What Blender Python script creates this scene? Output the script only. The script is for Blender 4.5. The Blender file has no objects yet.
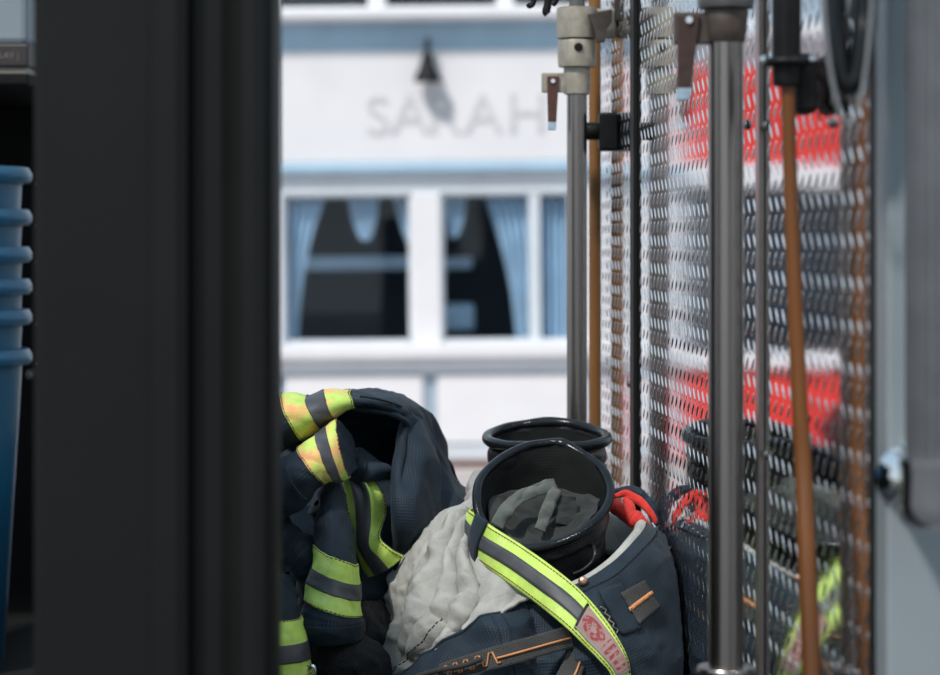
import bpy, bmesh, math, random
import numpy as np
from mathutils import Vector, Matrix

random.seed(7); rng = np.random.default_rng(7)
SC = bpy.context.scene
COL = SC.collection
F = 2340.0                      # focal length in pixels of the 940 px wide frame
CAMZ = 1.75                     # eye height above the street
HY = 240.0                      # pixel row of the horizon (lens shifted down)
PLAT = 1.16                     # top of the truck's tailboard
PI = math.pi

# ------------------------------------------------------------------ camera
cam_data = bpy.data.cameras.new('camera')
cam = bpy.data.objects.new('camera', cam_data); COL.objects.link(cam)
cam.location = (0, 0, CAMZ); cam.rotation_euler = (PI/2, 0, 0)
cam_data.sensor_width = 36.0; cam_data.lens = 36.0*F/940.0
cam_data.shift_y = -(337.5-HY)/940.0
cam_data.clip_start = 0.05; cam_data.clip_end = 300
cam_data.dof.use_dof = True; cam_data.dof.focus_distance = 3.05; cam_data.dof.aperture_fstop = 4.9
SC.camera = cam

# ------------------------------------------------------------------ sky, sun, exposure
world = bpy.data.worlds.new('sky'); SC.world = world; world.use_nodes = True
wn, wl = world.node_tree.nodes, world.node_tree.links
wn.clear()
w_out = wn.new('ShaderNodeOutputWorld'); w_bg = wn.new('ShaderNodeBackground')
w_tc = wn.new('ShaderNodeTexCoord'); w_sep = wn.new('ShaderNodeSeparateXYZ'); w_ramp = wn.new('ShaderNodeValToRGB')
wl.new(w_tc.outputs['Generated'], w_sep.inputs[0]); wl.new(w_sep.outputs['Z'], w_ramp.inputs[0])
w_ramp.color_ramp.elements[0].position = 0.0; w_ramp.color_ramp.elements[0].color = (0.86, 0.94, 1.0, 1)
w_ramp.color_ramp.elements[1].position = 0.8; w_ramp.color_ramp.elements[1].color = (0.50, 0.76, 1.0, 1)
wl.new(w_ramp.outputs[0], w_bg.inputs[0]); w_bg.inputs[1].default_value = 0.80
wl.new(w_bg.outputs[0], w_out.inputs[0])
sun_d = bpy.data.lights.new('sun', 'SUN'); sun_d.energy = 3.3; sun_d.angle = math.radians(5); sun_d.color = (1.0, 0.95, 0.90)
sun = bpy.data.objects.new('sun', sun_d); COL.objects.link(sun); sun.location = (-1, -4, 8)
sun.rotation_euler = Vector((0.36, 0.52, -0.74)).to_track_quat('-Z', 'Y').to_euler()
SC.view_settings.view_transform = 'Standard'; SC.view_settings.look = 'None'
SC.view_settings.exposure = 0.0; SC.view_settings.gamma = 1.0; SC.view_settings.use_curve_mapping = False

# ------------------------------------------------------------------ helpers
def at(px, py, d):
    """world point seen at pixel (px, py) at distance d along the street"""
    return np.array(((px-470.0)*d/F, d, CAMZ-(py-HY)*d/F))
def atz(px, z, d): return np.array(((px-470.0)*d/F, d, z))
def hexc(r, g, b):
    f = lambda c: (c/255/12.92) if c/255 <= 0.04045 else ((c/255+0.055)/1.055)**2.4
    return (f(r), f(g), f(b), 1)

ORIG = {}
def tag(o, label=None, cat=None, group=None, kind=None):
    if label: o['label'] = label
    if cat: o['category'] = cat
    if group: o['group'] = group
    if kind: o['kind'] = kind
    return o
def thing(name, label, cat, loc, group=None, rot=None):
    o = bpy.data.objects.new(name, None); COL.objects.link(o)
    o.location = tuple(loc); o.empty_display_size = 0.05
    if rot: o.rotation_euler = rot
    ORIG[o.name] = np.array(loc, float)
    return tag(o, label, cat, group)
def mesh(name, V, Fc, mat, parent=None, smooth=True, uv=None, label=None, kind=None):
    V = np.asarray(V, float).reshape(-1, 3)
    org = ORIG[parent.name] if parent is not None else np.zeros(3)
    me = bpy.data.meshes.new(name)
    me.from_pydata((V-org).tolist(), [], [list(map(int, f)) for f in Fc]); me.update()
    if smooth: me.polygons.foreach_set('use_smooth', [True]*len(me.polygons))
    if uv is not None:
        lay = me.uv_layers.new(name='UVMap')
        li = np.zeros(len(me.loops), int); me.loops.foreach_get('vertex_index', li)
        lay.data.foreach_set('uv', np.asarray(uv, np.float32)[li].ravel())
    o = bpy.data.objects.new(name, me); COL.objects.link(o)
    me.materials.append(mat)
    if parent is not None:
        o.parent = parent; ORIG[o.name] = org
    else:
        ORIG[o.name] = np.zeros(3)
    return tag(o, label, None, None, kind)
def bm_obj(name, bm, mat, parent=None, smooth=False, label=None, kind=None):
    bmesh.ops.recalc_face_normals(bm, faces=bm.faces)
    V = [tuple(v.co) for v in bm.verts]; bm.verts.index_update()
    Fc = [[v.index for v in f.verts] for f in bm.faces]; bm.free()
    return mesh(name, V, Fc, mat, parent, smooth, label=label, kind=kind)
def add_box(bm, lo, hi, bevel=0.0, seg=2, rot=None):
    lo = np.array(lo, float); hi = np.array(hi, float)
    r = bmesh.ops.create_cube(bm, size=1.0)
    vs = r['verts']
    for v in vs:
        c = np.array(v.co)*(hi-lo)
        if rot is not None: c = np.array(rot @ Vector(c))
        v.co = c+(lo+hi)/2
    if bevel > 0:
        es = list({e for v in vs for e in v.link_edges})
        bmesh.ops.bevel(bm, geom=es, offset=bevel, segments=seg, affect='EDGES', profile=0.5)
def box(name, lo, hi, mat, parent=None, bevel=0.0, label=None, rot=None):
    bm = bmesh.new(); add_box(bm, lo, hi, bevel, rot=rot)
    return bm_obj(name, bm, mat, parent, False, label)
def prism(name, pts, depth_vec, mat, parent=None, label=None, bevel=0.0):
    """closed outline (3-D points) pushed along depth_vec"""
    bm = bmesh.new(); dv = Vector(depth_vec)
    a = [bm.verts.new(tuple(p)) for p in pts]; b = [bm.verts.new(tuple(Vector(p)+dv)) for p in pts]
    n = len(a); bm.faces.new(a); bm.faces.new(b[::-1])
    for i in range(n): bm.faces.new((a[i], b[i], b[(i+1) % n], a[(i+1) % n]))
    if bevel: bmesh.ops.bevel(bm, geom=list(bm.edges), offset=bevel, segments=2, affect='EDGES', profile=0.5)
    return bm_obj(name, bm, mat, parent, False, label)
def lathe_data(profile, c, n=40, axis=(0, 0, 1)):
    q = Vector((0, 0, 1)).rotation_difference(Vector(axis))
    V, Fc = [], []
    for r, z in profile:
        for k in range(n):
            a = 2*PI*k/n
            V.append(np.array(q @ Vector((max(r, 1e-5)*math.cos(a), max(r, 1e-5)*math.sin(a), z)))+np.array(c))
    for i in range(len(profile)-1):
        for k in range(n):
            Fc.append((i*n+k, i*n+(k+1) % n, (i+1)*n+(k+1) % n, (i+1)*n+k))
    return V, Fc
def lathe(name, profile, c, mat, parent=None, n=40, axis=(0, 0, 1), label=None, smooth=True):
    V, Fc = lathe_data(profile, c, n, axis)
    o = mesh(name, V, Fc, mat, parent, smooth, label=label)
    m = o.modifiers.new('edges', 'EDGE_SPLIT'); m.split_angle = math.radians(40)
    return o
def cr(A, n, closed=False, axis=0):
    """Catmull-Rom resampling of control points to n samples"""
    A = np.moveaxis(np.asarray(A, float), axis, 0); m = len(A)
    t = np.linspace(0, m if closed else m-1, n, endpoint=not closed)
    i = np.minimum(np.floor(t).astype(int), m-1 if closed else m-2); f = (t-i)
    f = f.reshape((-1,)+(1,)*(A.ndim-1))
    g = (lambda k: A[k % m]) if closed else (lambda k: A[np.clip(k, 0, m-1)])
    p0, p1, p2, p3 = g(i-1), g(i), g(i+1), g(i+2)
    if not closed:
        e0 = (i == 0).reshape(f.shape); e1 = (i == m-2).reshape(f.shape)
        p0 = np.where(e0, 2*p1-p2, p0); p3 = np.where(e1, 2*p2-p1, p3)
    R = 0.5*((2*p1)+(-p0+p2)*f+(2*p0-5*p1+4*p2-p3)*f**2+(-p0+3*p1-3*p2+p3)*f**3)
    return np.moveaxis(R, 0, axis)
def tube_data(path, rad, n=14, closed=False, caps=True):
    P = np.asarray(path, float); m = len(P)
    rad = np.broadcast_to(np.asarray(rad, float), (m,)) if np.ndim(rad) == 0 else np.asarray(rad, float)
    T = np.roll(P, -1, 0)-np.roll(P, 1, 0)
    if not closed: T[0] = P[1]-P[0]; T[-1] = P[-1]-P[-2]
    T /= np.linalg.norm(T, axis=1, keepdims=True)+1e-12
    up = np.array((0, 0, 1.0)) if abs(T[0][2]) < 0.9 else np.array((0, 1.0, 0))
    nrm = np.cross(T[0], up); nrm /= np.linalg.norm(nrm)
    V = []
    for i in range(m):
        nrm = nrm-T[i]*np.dot(nrm, T[i]); nrm /= np.linalg.norm(nrm)+1e-12
        b = np.cross(T[i], nrm)
        for k in range(n):
            a = 2*PI*k/n; V.append(P[i]+rad[i]*(math.cos(a)*nrm+math.sin(a)*b))
    Fc = []
    for i in range(m if closed else m-1):
        j = (i+1) % m
        for k in range(n): Fc.append((i*n+k, i*n+(k+1) % n, j*n+(k+1) % n, j*n+k))
    if caps and not closed:
        Fc.append(tuple(range(n))[::-1]); Fc.append(tuple((m-1)*n+k for k in range(n)))
    return V, Fc
def tube(name, path, rad, mat, parent=None, n=14, closed=False, label=None):
    V, Fc = tube_data(path, rad, n, closed)
    o = mesh(name, V, Fc, mat, parent, label=label)
    m = o.modifiers.new('edges', 'EDGE_SPLIT'); m.split_angle = math.radians(50)
    return o
# value noise in numpy
_T = rng.random((32, 32, 32))
def vnoise(P, s=1.0):
    P = np.asarray(P)*s+100.37; i = np.floor(P).astype(int); f = P-i; f = f*f*(3-2*f)
    o = 0
    for dx in (0, 1):
        for dy in (0, 1):
            for dz in (0, 1):
                w = (f[..., 0] if dx else 1-f[..., 0])*(f[..., 1] if dy else 1-f[..., 1])*(f[..., 2] if dz else 1-f[..., 2])
                o = o+w*_T[(i[..., 0]+dx) % 32, (i[..., 1]+dy) % 32, (i[..., 2]+dz) % 32]
    return o*2-1
def ridged(P, s=1.0): return 1-2*np.abs(vnoise(P, s))
def normals(P, closed_v=False):
    du = np.gradient(P, axis=0)
    if closed_v: dv = np.roll(P, -1, 1)-np.roll(P, 1, 1)
    else: dv = np.gradient(P, axis=1)
    N = np.cross(du, dv); N /= np.linalg.norm(N, axis=2, keepdims=True)+1e-12
    return N
def orient(N, P, toward=None):
    """flip the normal field so that it points to the camera side on average"""
    if toward is None: toward = np.array((0, 0, CAMZ))
    c = P.reshape(-1, 3).mean(0)
    return N
def grid_faces(nu, nv, closed_v=False, flip=False):
    Fc = []
    for i in range(nu-1):
        for j in range(nv if closed_v else nv-1):
            k = (j+1) % nv
            q = (i*nv+j, (i+1)*nv+j, (i+1)*nv+k, i*nv+k)
            Fc.append(q[::-1] if flip else q)
    return Fc
def grid_uv(P):
    """arc-length texture coordinates in metres"""
    nu, nv = P.shape[:2]
    du = np.concatenate([[0], np.cumsum(np.linalg.norm(np.diff(P[:, nv//2], axis=0), axis=1))])
    dv = np.concatenate([[0], np.cumsum(np.linalg.norm(np.diff(P[nu//2], axis=0), axis=1))])
    return np.stack(np.meshgrid(du, dv, indexing='ij'), -1).reshape(-1, 2)
def sheet(name, P, mat, parent=None, thick=0.003, closed_v=False, label=None, flip=False):
    nu, nv = P.shape[:2]
    o = mesh(name, P.reshape(-1, 3), grid_faces(nu, nv, closed_v, flip), mat, parent, uv=grid_uv(P), label=label)
    if thick:
        m = o.modifiers.new('cloth_thickness', 'SOLIDIFY'); m.thickness = thick; m.offset = 0; m.use_even_offset = False
    return o
def pix(rows): return np.array([[at(*p) for p in r] for r in rows])
def surf(rows, nu, nv): return cr(cr(pix(rows), nu), nv, axis=1)
def wrinkle(P, amp, s, stretch=(1, 1, 1), ridge=True, closed_v=False, seed=0.0, fine=0.0, sgn=1):
    N = normals(P, closed_v)
    Q = P*np.array(stretch)+seed
    Q = Q+0.25/s*np.stack([vnoise(P+seed+5, s*.7), vnoise(P+seed+9, s*.7), vnoise(P+seed+13, s*.7)], -1)
    d = amp*(ridged(Q, s) if ridge else vnoise(Q, s))
    d = d+amp*0.45*vnoise(Q+3.1, s*2.1)+amp*0.28*ridged(Q*1.0+7.7, s*3.3)
    if fine: d = d+fine*vnoise(P+seed, 95)
    return P+N*d[..., None]*sgn
def flat_tube(secs, nu, nv, power=1.0):
    """closed sleeve lofted through sections ((px,py) one side, (px,py) other side, distance, half thickness)"""
    secs = [(np.array(a, float), np.array(b, float), d, r) for a, b, d, r in secs]
    rows = []
    for a, b, d, r in secs:
        A, B = at(*a, d), at(*b, d); mid, half = (A+B)/2, (A-B)/2
        row = []
        for k in range(16):
            t = 2*PI*k/16; row.append(mid+math.cos(t)*half+np.array((0, -math.sin(t)*r, 0)))
        rows.append(row)
    return cr(cr(np.array(rows), nu), nv, True, axis=1)
def cap_tube(P, shrink=(0.6, 0.15), push=0.012, ends=(True, True)):
    """round the open ends of a closed sleeve so that it reads as a stuffed volume"""
    out = [P]
    def cap(r0, r1):
        c = r0.mean(0); dr = c-r1.mean(0); dr /= np.linalg.norm(dr)+1e-9
        return [c+(r0-c)*s+dr*push*(i+1)/len(shrink) for i, s in enumerate(shrink)]
    if ends[0]: out.insert(0, np.array(cap(P[0], P[1])[::-1]))
    if ends[1]: out.append(np.array(cap(P[-1], P[-2])))
    return np.concatenate(out, 0)
def bands(P, u0, u1, off, name, mat, parent, closed_v=True, v0=0.0, v1=1.0, label=None, sgn=1, rim=True):
    """a strip of tape lying on rows u0..u1 (0-1) of a surface, lifted by off"""
    nu, nv = P.shape[:2]
    N = normals(P, closed_v)*sgn
    a, b = int(round(u0*(nu-1))), int(round(u1*(nu-1)))
    if closed_v and v0 <= 0 and v1 >= 1: js = list(range(nv))+[0]
    else: js = [int(round(v0*(nv-1)))+k for k in range(int(round((v1-v0)*(nv-1)))+1)]
    js = [j % nv for j in js]
    Q = (P+N*off)[a:b+1][:, js]
    return sheet(name, Q, mat, parent, 0.0012, label=label), Q
def copy_tree(o, parent=None):
    c = o.copy(); COL.objects.link(c)
    if parent is not None: c.parent = parent
    for ch in list(o.children): copy_tree(ch, c)
    return c
def line_tube(bm_list, path, rad, n=6):
    V, Fc = tube_data(path, rad, n)
    o = sum(len(v) for v, _ in bm_list); bm_list.append((V, [[i+o for i in f] for f in Fc]))
def stitches(name, paths, mat, parent, rad=0.0007, dash=0.004, gap=0.0025):
    """dashed thread along 3-D paths, one mesh"""
    parts = []
    for p in paths:
        p = np.asarray(p); L = np.concatenate([[0], np.cumsum(np.linalg.norm(np.diff(p, axis=0), axis=1))])
        s = 0.0
        while s+dash < L[-1]:
            q = np.array([[np.interp(s+dash*f, L, p[:, k]) for k in range(3)] for f in (0, .5, 1)])
            line_tube(parts, q, rad, 4); s += dash+gap
    V = np.concatenate([np.asarray(v) for v, _ in parts]); Fc = [f for _, fs in parts for f in fs]
    return mesh(name, V, Fc, mat, parent, kind='stuff')

# ------------------------------------------------------------------ materials
def mat(name, col, rough=0.6, metal=0.0, var=0.12, vscale=30.0, bump=0.0, bscale=200.0, coat=0.0, sheen=0.0, aniso=0.0, spec=0.5, obj=True, stretch=(1, 1, 1)):
    m = bpy.data.materials.new(name); m.use_nodes = True
    n, l = m.node_tree.nodes, m.node_tree.links
    b = n['Principled BSDF']
    b.inputs['Roughness'].default_value = rough; b.inputs['Metallic'].default_value = metal
    b.inputs['Coat Weight'].default_value = coat; b.inputs['Coat Roughness'].default_value = 0.1
    b.inputs['Sheen Weight'].default_value = sheen; b.inputs['Specular IOR Level'].default_value = spec
    b.inputs['Anisotropic'].default_value = aniso
    tc = n.new('ShaderNodeTexCoord'); mp = n.new('ShaderNodeMapping'); mp.inputs['Scale'].default_value = stretch
    l.new(tc.outputs['Object'], mp.inputs[0])
    nz = n.new('ShaderNodeTexNoise'); nz.inputs['Scale'].default_value = vscale; nz.inputs['Detail'].default_value = 4
    l.new(mp.outputs[0], nz.inputs['Vector'])
    cr_ = n.new('ShaderNodeValToRGB')
    c0 = [max(0, c*(1-var*2)) for c in col[:3]]; c1 = [min(1, c*(1+var*2)) for c in col[:3]]
    cr_.color_ramp.elements[0].position = 0.25; cr_.color_ramp.elements[1].position = 0.75
    cr_.color_ramp.elements[0].color = (*c0, 1); cr_.color_ramp.elements[1].color = (*c1, 1)
    l.new(nz.outputs[0], cr_.inputs[0]); l.new(cr_.outputs[0], b.inputs['Base Color'])
    if bump > 0:
        n2 = n.new('ShaderNodeTexNoise'); n2.inputs['Scale'].default_value = bscale; n2.inputs['Detail'].default_value = 3
        l.new(mp.outputs[0], n2.inputs['Vector'])
        bp = n.new('ShaderNodeBump'); bp.inputs['Strength'].default_value = bump; bp.inputs['Distance'].default_value = 0.002
        l.new(n2.outputs[0], bp.inputs['Height']); l.new(bp.outputs[0], b.inputs['Normal'])
    return m
def fabric(name, col, thread=0.003, contrast=0.25, rough=0.75, sheen=0.1, bump=0.35, worn=None, spec=0.3):
    """woven cloth: crossed threads along the UV directions plus mottled fading"""
    m = mat(name, col, rough, 0, 0.18, 18, sheen=sheen, spec=spec)
    n, l = m.node_tree.nodes, m.node_tree.links; b = n['Principled BSDF']
    uv = n.new('ShaderNodeUVMap'); sep = n.new('ShaderNodeSeparateXYZ'); l.new(uv.outputs[0], sep.inputs[0])
    waves = []
    for ax in ('X', 'Y'):
        mu = n.new('ShaderNodeMath'); mu.operation = 'MULTIPLY'; mu.inputs[1].default_value = 2*PI/thread; l.new(sep.outputs[ax], mu.inputs[0])
        si = n.new('ShaderNodeMath'); si.operation = 'SINE'; l.new(mu.outputs[0], si.inputs[0]); waves.append(si)
    mx = n.new('ShaderNodeMath'); mx.operation = 'MAXIMUM'; l.new(waves[0].outputs[0], mx.inputs[0]); l.new(waves[1].outputs[0], mx.inputs[1])
    mr = n.new('ShaderNodeMapRange'); mr.inputs['From Min'].default_value = 0.3; mr.inputs['From Max'].default_value = 1.0
    mr.inputs['To Min'].default_value = 1.0-contrast*0.5; mr.inputs['To Max'].default_value = 1.0+contrast; l.new(mx.outputs[0], mr.inputs[0])
    src = b.inputs['Base Color'].links[0].from_socket
    vm = n.new('ShaderNodeVectorMath'); vm.operation = 'SCALE'; l.new(src, vm.inputs[0]); l.new(mr.outputs[0], vm.inputs['Scale'])
    l.new(vm.outputs[0], b.inputs['Base Color'])
    bp = n.new('ShaderNodeBump'); bp.inputs['Strength'].default_value = bump; bp.inputs['Distance'].default_value = 0.0006
    l.new(mx.outputs[0], bp.inputs['Height']); l.new(bp.outputs[0], b.inputs['Normal'])
    return m
def quilt(name, col):
    """padded thermal lining: diamond quilting seams pressed into a soft cloth"""
    m = mat(name, col, 0.85, 0, 0.10, 25, sheen=0.1, spec=0.2)
    n, l = m.node_tree.nodes, m.node_tree.links; b = n['Principled BSDF']
    uv = n.new('ShaderNodeUVMap'); mp = n.new('ShaderNodeMapping'); mp.inputs['Rotation'].default_value = (0, 0, PI/4)
    l.new(uv.outputs[0], mp.inputs[0]); sep = n.new('ShaderNodeSeparateXYZ'); l.new(mp.outputs[0], sep.inputs[0])
    ab = []
    for ax in ('X', 'Y'):
        mu = n.new('ShaderNodeMath'); mu.operation = 'MULTIPLY'; mu.inputs[1].default_value = PI/0.045; l.new(sep.outputs[ax], mu.inputs[0])
        si = n.new('ShaderNodeMath'); si.operation = 'SINE'; l.new(mu.outputs[0], si.inputs[0])
        a = n.new('ShaderNodeMath'); a.operation = 'ABSOLUTE'; l.new(si.outputs[0], a.inputs[0]); ab.append(a)
    mn = n.new('ShaderNodeMath'); mn.operation = 'MINIMUM'; l.new(ab[0].outputs[0], mn.inputs[0]); l.new(ab[1].outputs[0], mn.inputs[1])
    pw = n.new('ShaderNodeMath'); pw.operation = 'POWER'; pw.inputs[1].default_value = 0.4; l.new(mn.outputs[0], pw.inputs[0])
    nz = n.new('ShaderNodeTexNoise'); nz.inputs['Scale'].default_value = 160; nz.inputs['Detail'].default_value = 5
    tc = n.new('ShaderNodeTexCoord'); l.new(tc.outputs['Object'], nz.inputs['Vector'])
    ad = n.new('ShaderNodeMath'); ad.operation = 'ADD'; l.new(pw.outputs[0], ad.inputs[0]); l.new(nz.outputs[0], ad.inputs[1])
    bp = n.new('ShaderNodeBump'); bp.inputs['Strength'].default_value = 0.35; bp.inputs['Distance'].default_value = 0.0025
    l.new(ad.outputs[0], bp.inputs['Height']); l.new(bp.outputs[0], b.inputs['Normal'])
    return m
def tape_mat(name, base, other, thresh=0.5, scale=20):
    """base colour mixed with a second colour in noise patches"""
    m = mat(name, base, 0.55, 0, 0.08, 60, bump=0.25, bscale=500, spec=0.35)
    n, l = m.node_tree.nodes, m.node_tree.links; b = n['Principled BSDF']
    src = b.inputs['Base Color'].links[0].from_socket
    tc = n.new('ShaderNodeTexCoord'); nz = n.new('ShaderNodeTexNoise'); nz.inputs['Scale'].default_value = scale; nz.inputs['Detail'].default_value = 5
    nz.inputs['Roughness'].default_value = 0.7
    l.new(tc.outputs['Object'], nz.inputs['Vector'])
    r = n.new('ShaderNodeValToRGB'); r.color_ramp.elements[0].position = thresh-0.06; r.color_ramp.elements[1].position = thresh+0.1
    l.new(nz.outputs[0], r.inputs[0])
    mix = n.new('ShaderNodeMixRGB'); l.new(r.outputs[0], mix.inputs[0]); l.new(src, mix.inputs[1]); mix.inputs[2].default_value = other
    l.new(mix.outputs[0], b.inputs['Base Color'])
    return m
def glass_mat(name, tint=(0.9, 0.95, 1, 1), refl=0.03):
    m = bpy.data.materials.new(name); m.use_nodes = True
    n, l = m.node_tree.nodes, m.node_tree.links; n.clear()
    o = n.new('ShaderNodeOutputMaterial'); mix = n.new('ShaderNodeMixShader'); t = n.new('ShaderNodeBsdfTransparent'); g = n.new('ShaderNodeBsdfGlossy')
    t.inputs[0].default_value = tint; g.inputs['Roughness'].default_value = 0.02
    fr = n.new('ShaderNodeLayerWeight'); fr.inputs[0].default_value = 0.5
    pw = n.new('ShaderNodeMath'); pw.operation = 'POWER'; pw.inputs[1].default_value = 5.0; l.new(fr.outputs['Facing'], pw.inputs[0])
    ad = n.new('ShaderNodeMath'); ad.operation = 'MULTIPLY_ADD'; ad.inputs[1].default_value = 0.9; ad.inputs[2].default_value = refl; l.new(pw.outputs[0], ad.inputs[0])
    l.new(ad.outputs[0], mix.inputs[0]); l.new(t.outputs[0], mix.inputs[1]); l.new(g.outputs[0], mix.inputs[2]); l.new(mix.outputs[0], o.inputs[0])
    return m
M = {}
M['navy'] = fabric('navy ripstop cloth', (0.0095, 0.0195, 0.031), 0.0036, 0.55, 0.62, 0.04, 0.45, spec=0.25)
M['navy_band'] = fabric('navy twill', (0.011, 0.0225, 0.035), 0.0016, 0.30, 0.7, 0.06, spec=0.25)
M['black_knit'] = fabric('black knit', (0.016, 0.016, 0.018), 0.0035, 0.5, 0.95, 0.05, 0.9)
M['liner'] = quilt('quilted grey lining', (0.36, 0.36, 0.335))
M['lime'] = tape_mat('lime tape', (0.50, 0.71, 0.13, 1), (0.60, 0.74, 0.24, 1), 0.58, 40)
M['lime_orange'] = tape_mat('lime tape with overexposed orange', (0.52, 0.72, 0.15, 1), (0.88, 0.40, 0.18, 1), 0.55, 17)  # orange patches painted in for overexposed spots on the lime tape
M['silver'] = mat('dull silver tape', (0.060, 0.064, 0.070), 0.55, 0.12, 0.12, 40, bump=0.15, bscale=600)
M['thread_red'] = mat('dark red thread', (0.16, 0.03, 0.02), 0.8)
M['thread_tan'] = mat('orange thread', (0.62, 0.27, 0.10), 0.7)
M['thread_dark'] = mat('dark thread', (0.03, 0.03, 0.03), 0.8)
M['leather'] = mat('black boot leather', (0.009, 0.010, 0.013), 0.36, 0, 0.2, 60, bump=0.25, bscale=260, spec=0.4)
M['leather_rim'] = mat('black padded rim leather', (0.008, 0.009, 0.011), 0.24, 0, 0.2, 80, bump=0.12, bscale=220, spec=0.32)
M['boot_lining'] = fabric('dark boot lining', (0.010, 0.011, 0.011), 0.003, 0.3, 0.9, 0.0, spec=0.15)
M['wool'] = fabric('grey green wool', (0.115, 0.135, 0.12), 0.0014, 0.35, 0.95, 0.2, 0.9)
M['grey_rib'] = fabric('grey ribbed cloth', (0.026, 0.029, 0.028), 0.0024, 0.3, 0.9)
M['webbing'] = fabric('black webbing', (0.05, 0.05, 0.05), 0.0022, 0.9, 0.75, 0.05, 0.9)
M['brass'] = mat('worn copper snap', (0.45, 0.27, 0.20), 0.35, 0.9)
M['chrome_dark'] = mat('dull chrome', (0.62, 0.62, 0.63), 0.16, 1.0, 0.08)
M['chrome'] = mat('chrome', (0.80, 0.82, 0.84), 0.08, 1.0, 0.03)
M['steel'] = mat('brushed steel tube', (0.33, 0.295, 0.275), 0.28, 1.0, 0.06, 40, bump=0.05, bscale=90, stretch=(1, 1, 0.02))
M['cast'] = mat('cast grey metal', (0.36, 0.33, 0.27), 0.5, 0.35, 0.1, 80, bump=0.12, bscale=300)
M['cast_brown'] = mat('brown grey cast metal', (0.085, 0.066, 0.056), 0.55, 0.25, 0.15, 60, bump=0.1)
M['dark_ring'] = mat('dark grey ring metal', (0.14, 0.14, 0.14), 0.45, 0.6, 0.1)
M['lever'] = mat('red brown lever plastic', (0.085, 0.032, 0.022), 0.45, 0, 0.15, 90)
M['lever_dark'] = mat('dark brown lever plastic', (0.050, 0.026, 0.020), 0.5, 0, 0.15, 90)
M['lever_tip'] = mat('pale blue tip plastic', (0.33, 0.45, 0.55), 0.4, 0, 0.1, 90)
M['rubber'] = mat('black rubber', (0.008, 0.008, 0.008), 0.45, 0, 0.15, 60, bump=0.1, bscale=150, spec=0.22)
M['hose'] = mat('black glossy hose rubber', (0.006, 0.007, 0.008), 0.2, 0, 0.15, 60, spec=0.4)
M['cable'] = mat('grey cable sheath', (0.20, 0.21, 0.22), 0.35, 0, 0.1)
M['amber'] = mat('amber brown varnished wood', (0.115, 0.038, 0.005), 0.42, 0, 0.22, 30, bump=0.1, bscale=60, stretch=(1, 1, 0.08))
M['amber_dim'] = mat('golden brown varnished wood', (0.20, 0.085, 0.018), 0.5, 0, 0.18, 30, stretch=(1, 1, 0.08))
M['frame_grey'] = mat('blue grey painted metal', (0.26, 0.297, 0.315), 0.40, 0.15, 0.05, 6)
M['rail'] = mat('fluted grey rail', (0.17, 0.172, 0.18), 0.42, 0.75, 0.08, 30)
M['black_post'] = mat('black powder coat', (0.0085, 0.0088, 0.0085), 0.42, 0, 0.06, 8, spec=0.2)
M['locker'] = mat('dark locker paint', (0.012, 0.012, 0.012), 0.7, 0, 0.1, 8, spec=0.1)
M['blue'] = mat('blue bucket plastic', (0.016, 0.13, 0.24), 0.30, 0, 0.06, 20)
M['case_grey'] = mat('light grey case plastic', (0.23, 0.27, 0.30), 0.5, 0, 0.05, 10)
M['case_dark'] = mat('dark brown case trim', (0.030, 0.024, 0.022), 0.5)
M['case_tan'] = mat('beige case edge', (0.25, 0.22, 0.19), 0.5)
M['case_text'] = mat('faint grey print', (0.17, 0.15, 0.14), 0.6)
M['red_cloth'] = fabric('red cloth', (0.52, 0.030, 0.022), 0.003, 0.3, 0.8, 0.1)
M['truck_paint'] = mat('dark truck body paint', (0.06, 0.06, 0.065), 0.4, 0.2, 0.05)
M['white_paint'] = mat('white facade paint', (0.80, 0.785, 0.80), 0.55, 0, 0.02, 3)
M['grey_paint'] = mat('blue grey facade paint', (0.34, 0.42, 0.50), 0.55, 0, 0.04, 3)
M['frieze_shade_paint'] = mat('shade blue frieze paint', (0.40, 0.58, 0.72), 0.55, 0, 0.04, 3)  # blue of the shade under the cornice is put into this colour
M['pale_paint'] = mat('pale blue facade paint', (0.66, 0.70, 0.74), 0.55, 0, 0.03, 3)
M['red_paint'] = mat('red shopfront paint', (0.78, 0.035, 0.025), 0.45, 0, 0.08, 3)
M['dark_wood'] = mat('dark window frame', (0.05, 0.045, 0.045), 0.5)
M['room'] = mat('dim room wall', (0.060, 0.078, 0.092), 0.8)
M['curtain'] = mat('pale blue curtain', (0.66, 0.80, 0.88), 0.8, 0, 0.06, 6)
M['brown_plinth'] = mat('brown plinth stone', (0.15, 0.065, 0.038), 0.7, 0, 0.12, 6)
M['letters'] = tape_mat('pale grey letters', (0.63, 0.62, 0.63, 1), (0.60, 0.30, 0.25, 1), 0.62, 6)
M['lamp'] = mat('black lamp metal', (0.012, 0.013, 0.015), 0.5, spec=0.2)
M['glass'] = glass_mat('window glass', refl=0.025)
M['pavement'] = mat('pale pavement', (0.46, 0.40, 0.38), 0.8, 0, 0.06, 1.5, bump=0.2, bscale=40)
M['asphalt'] = mat('grey asphalt', (0.11, 0.108, 0.11), 0.85, 0, 0.12, 2.0, bump=0.4, bscale=90)
M['tail'] = mat('dark tailboard rubber', (0.035, 0.035, 0.037), 0.6, 0, 0.2, 30, bump=0.3, bscale=120)
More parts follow.
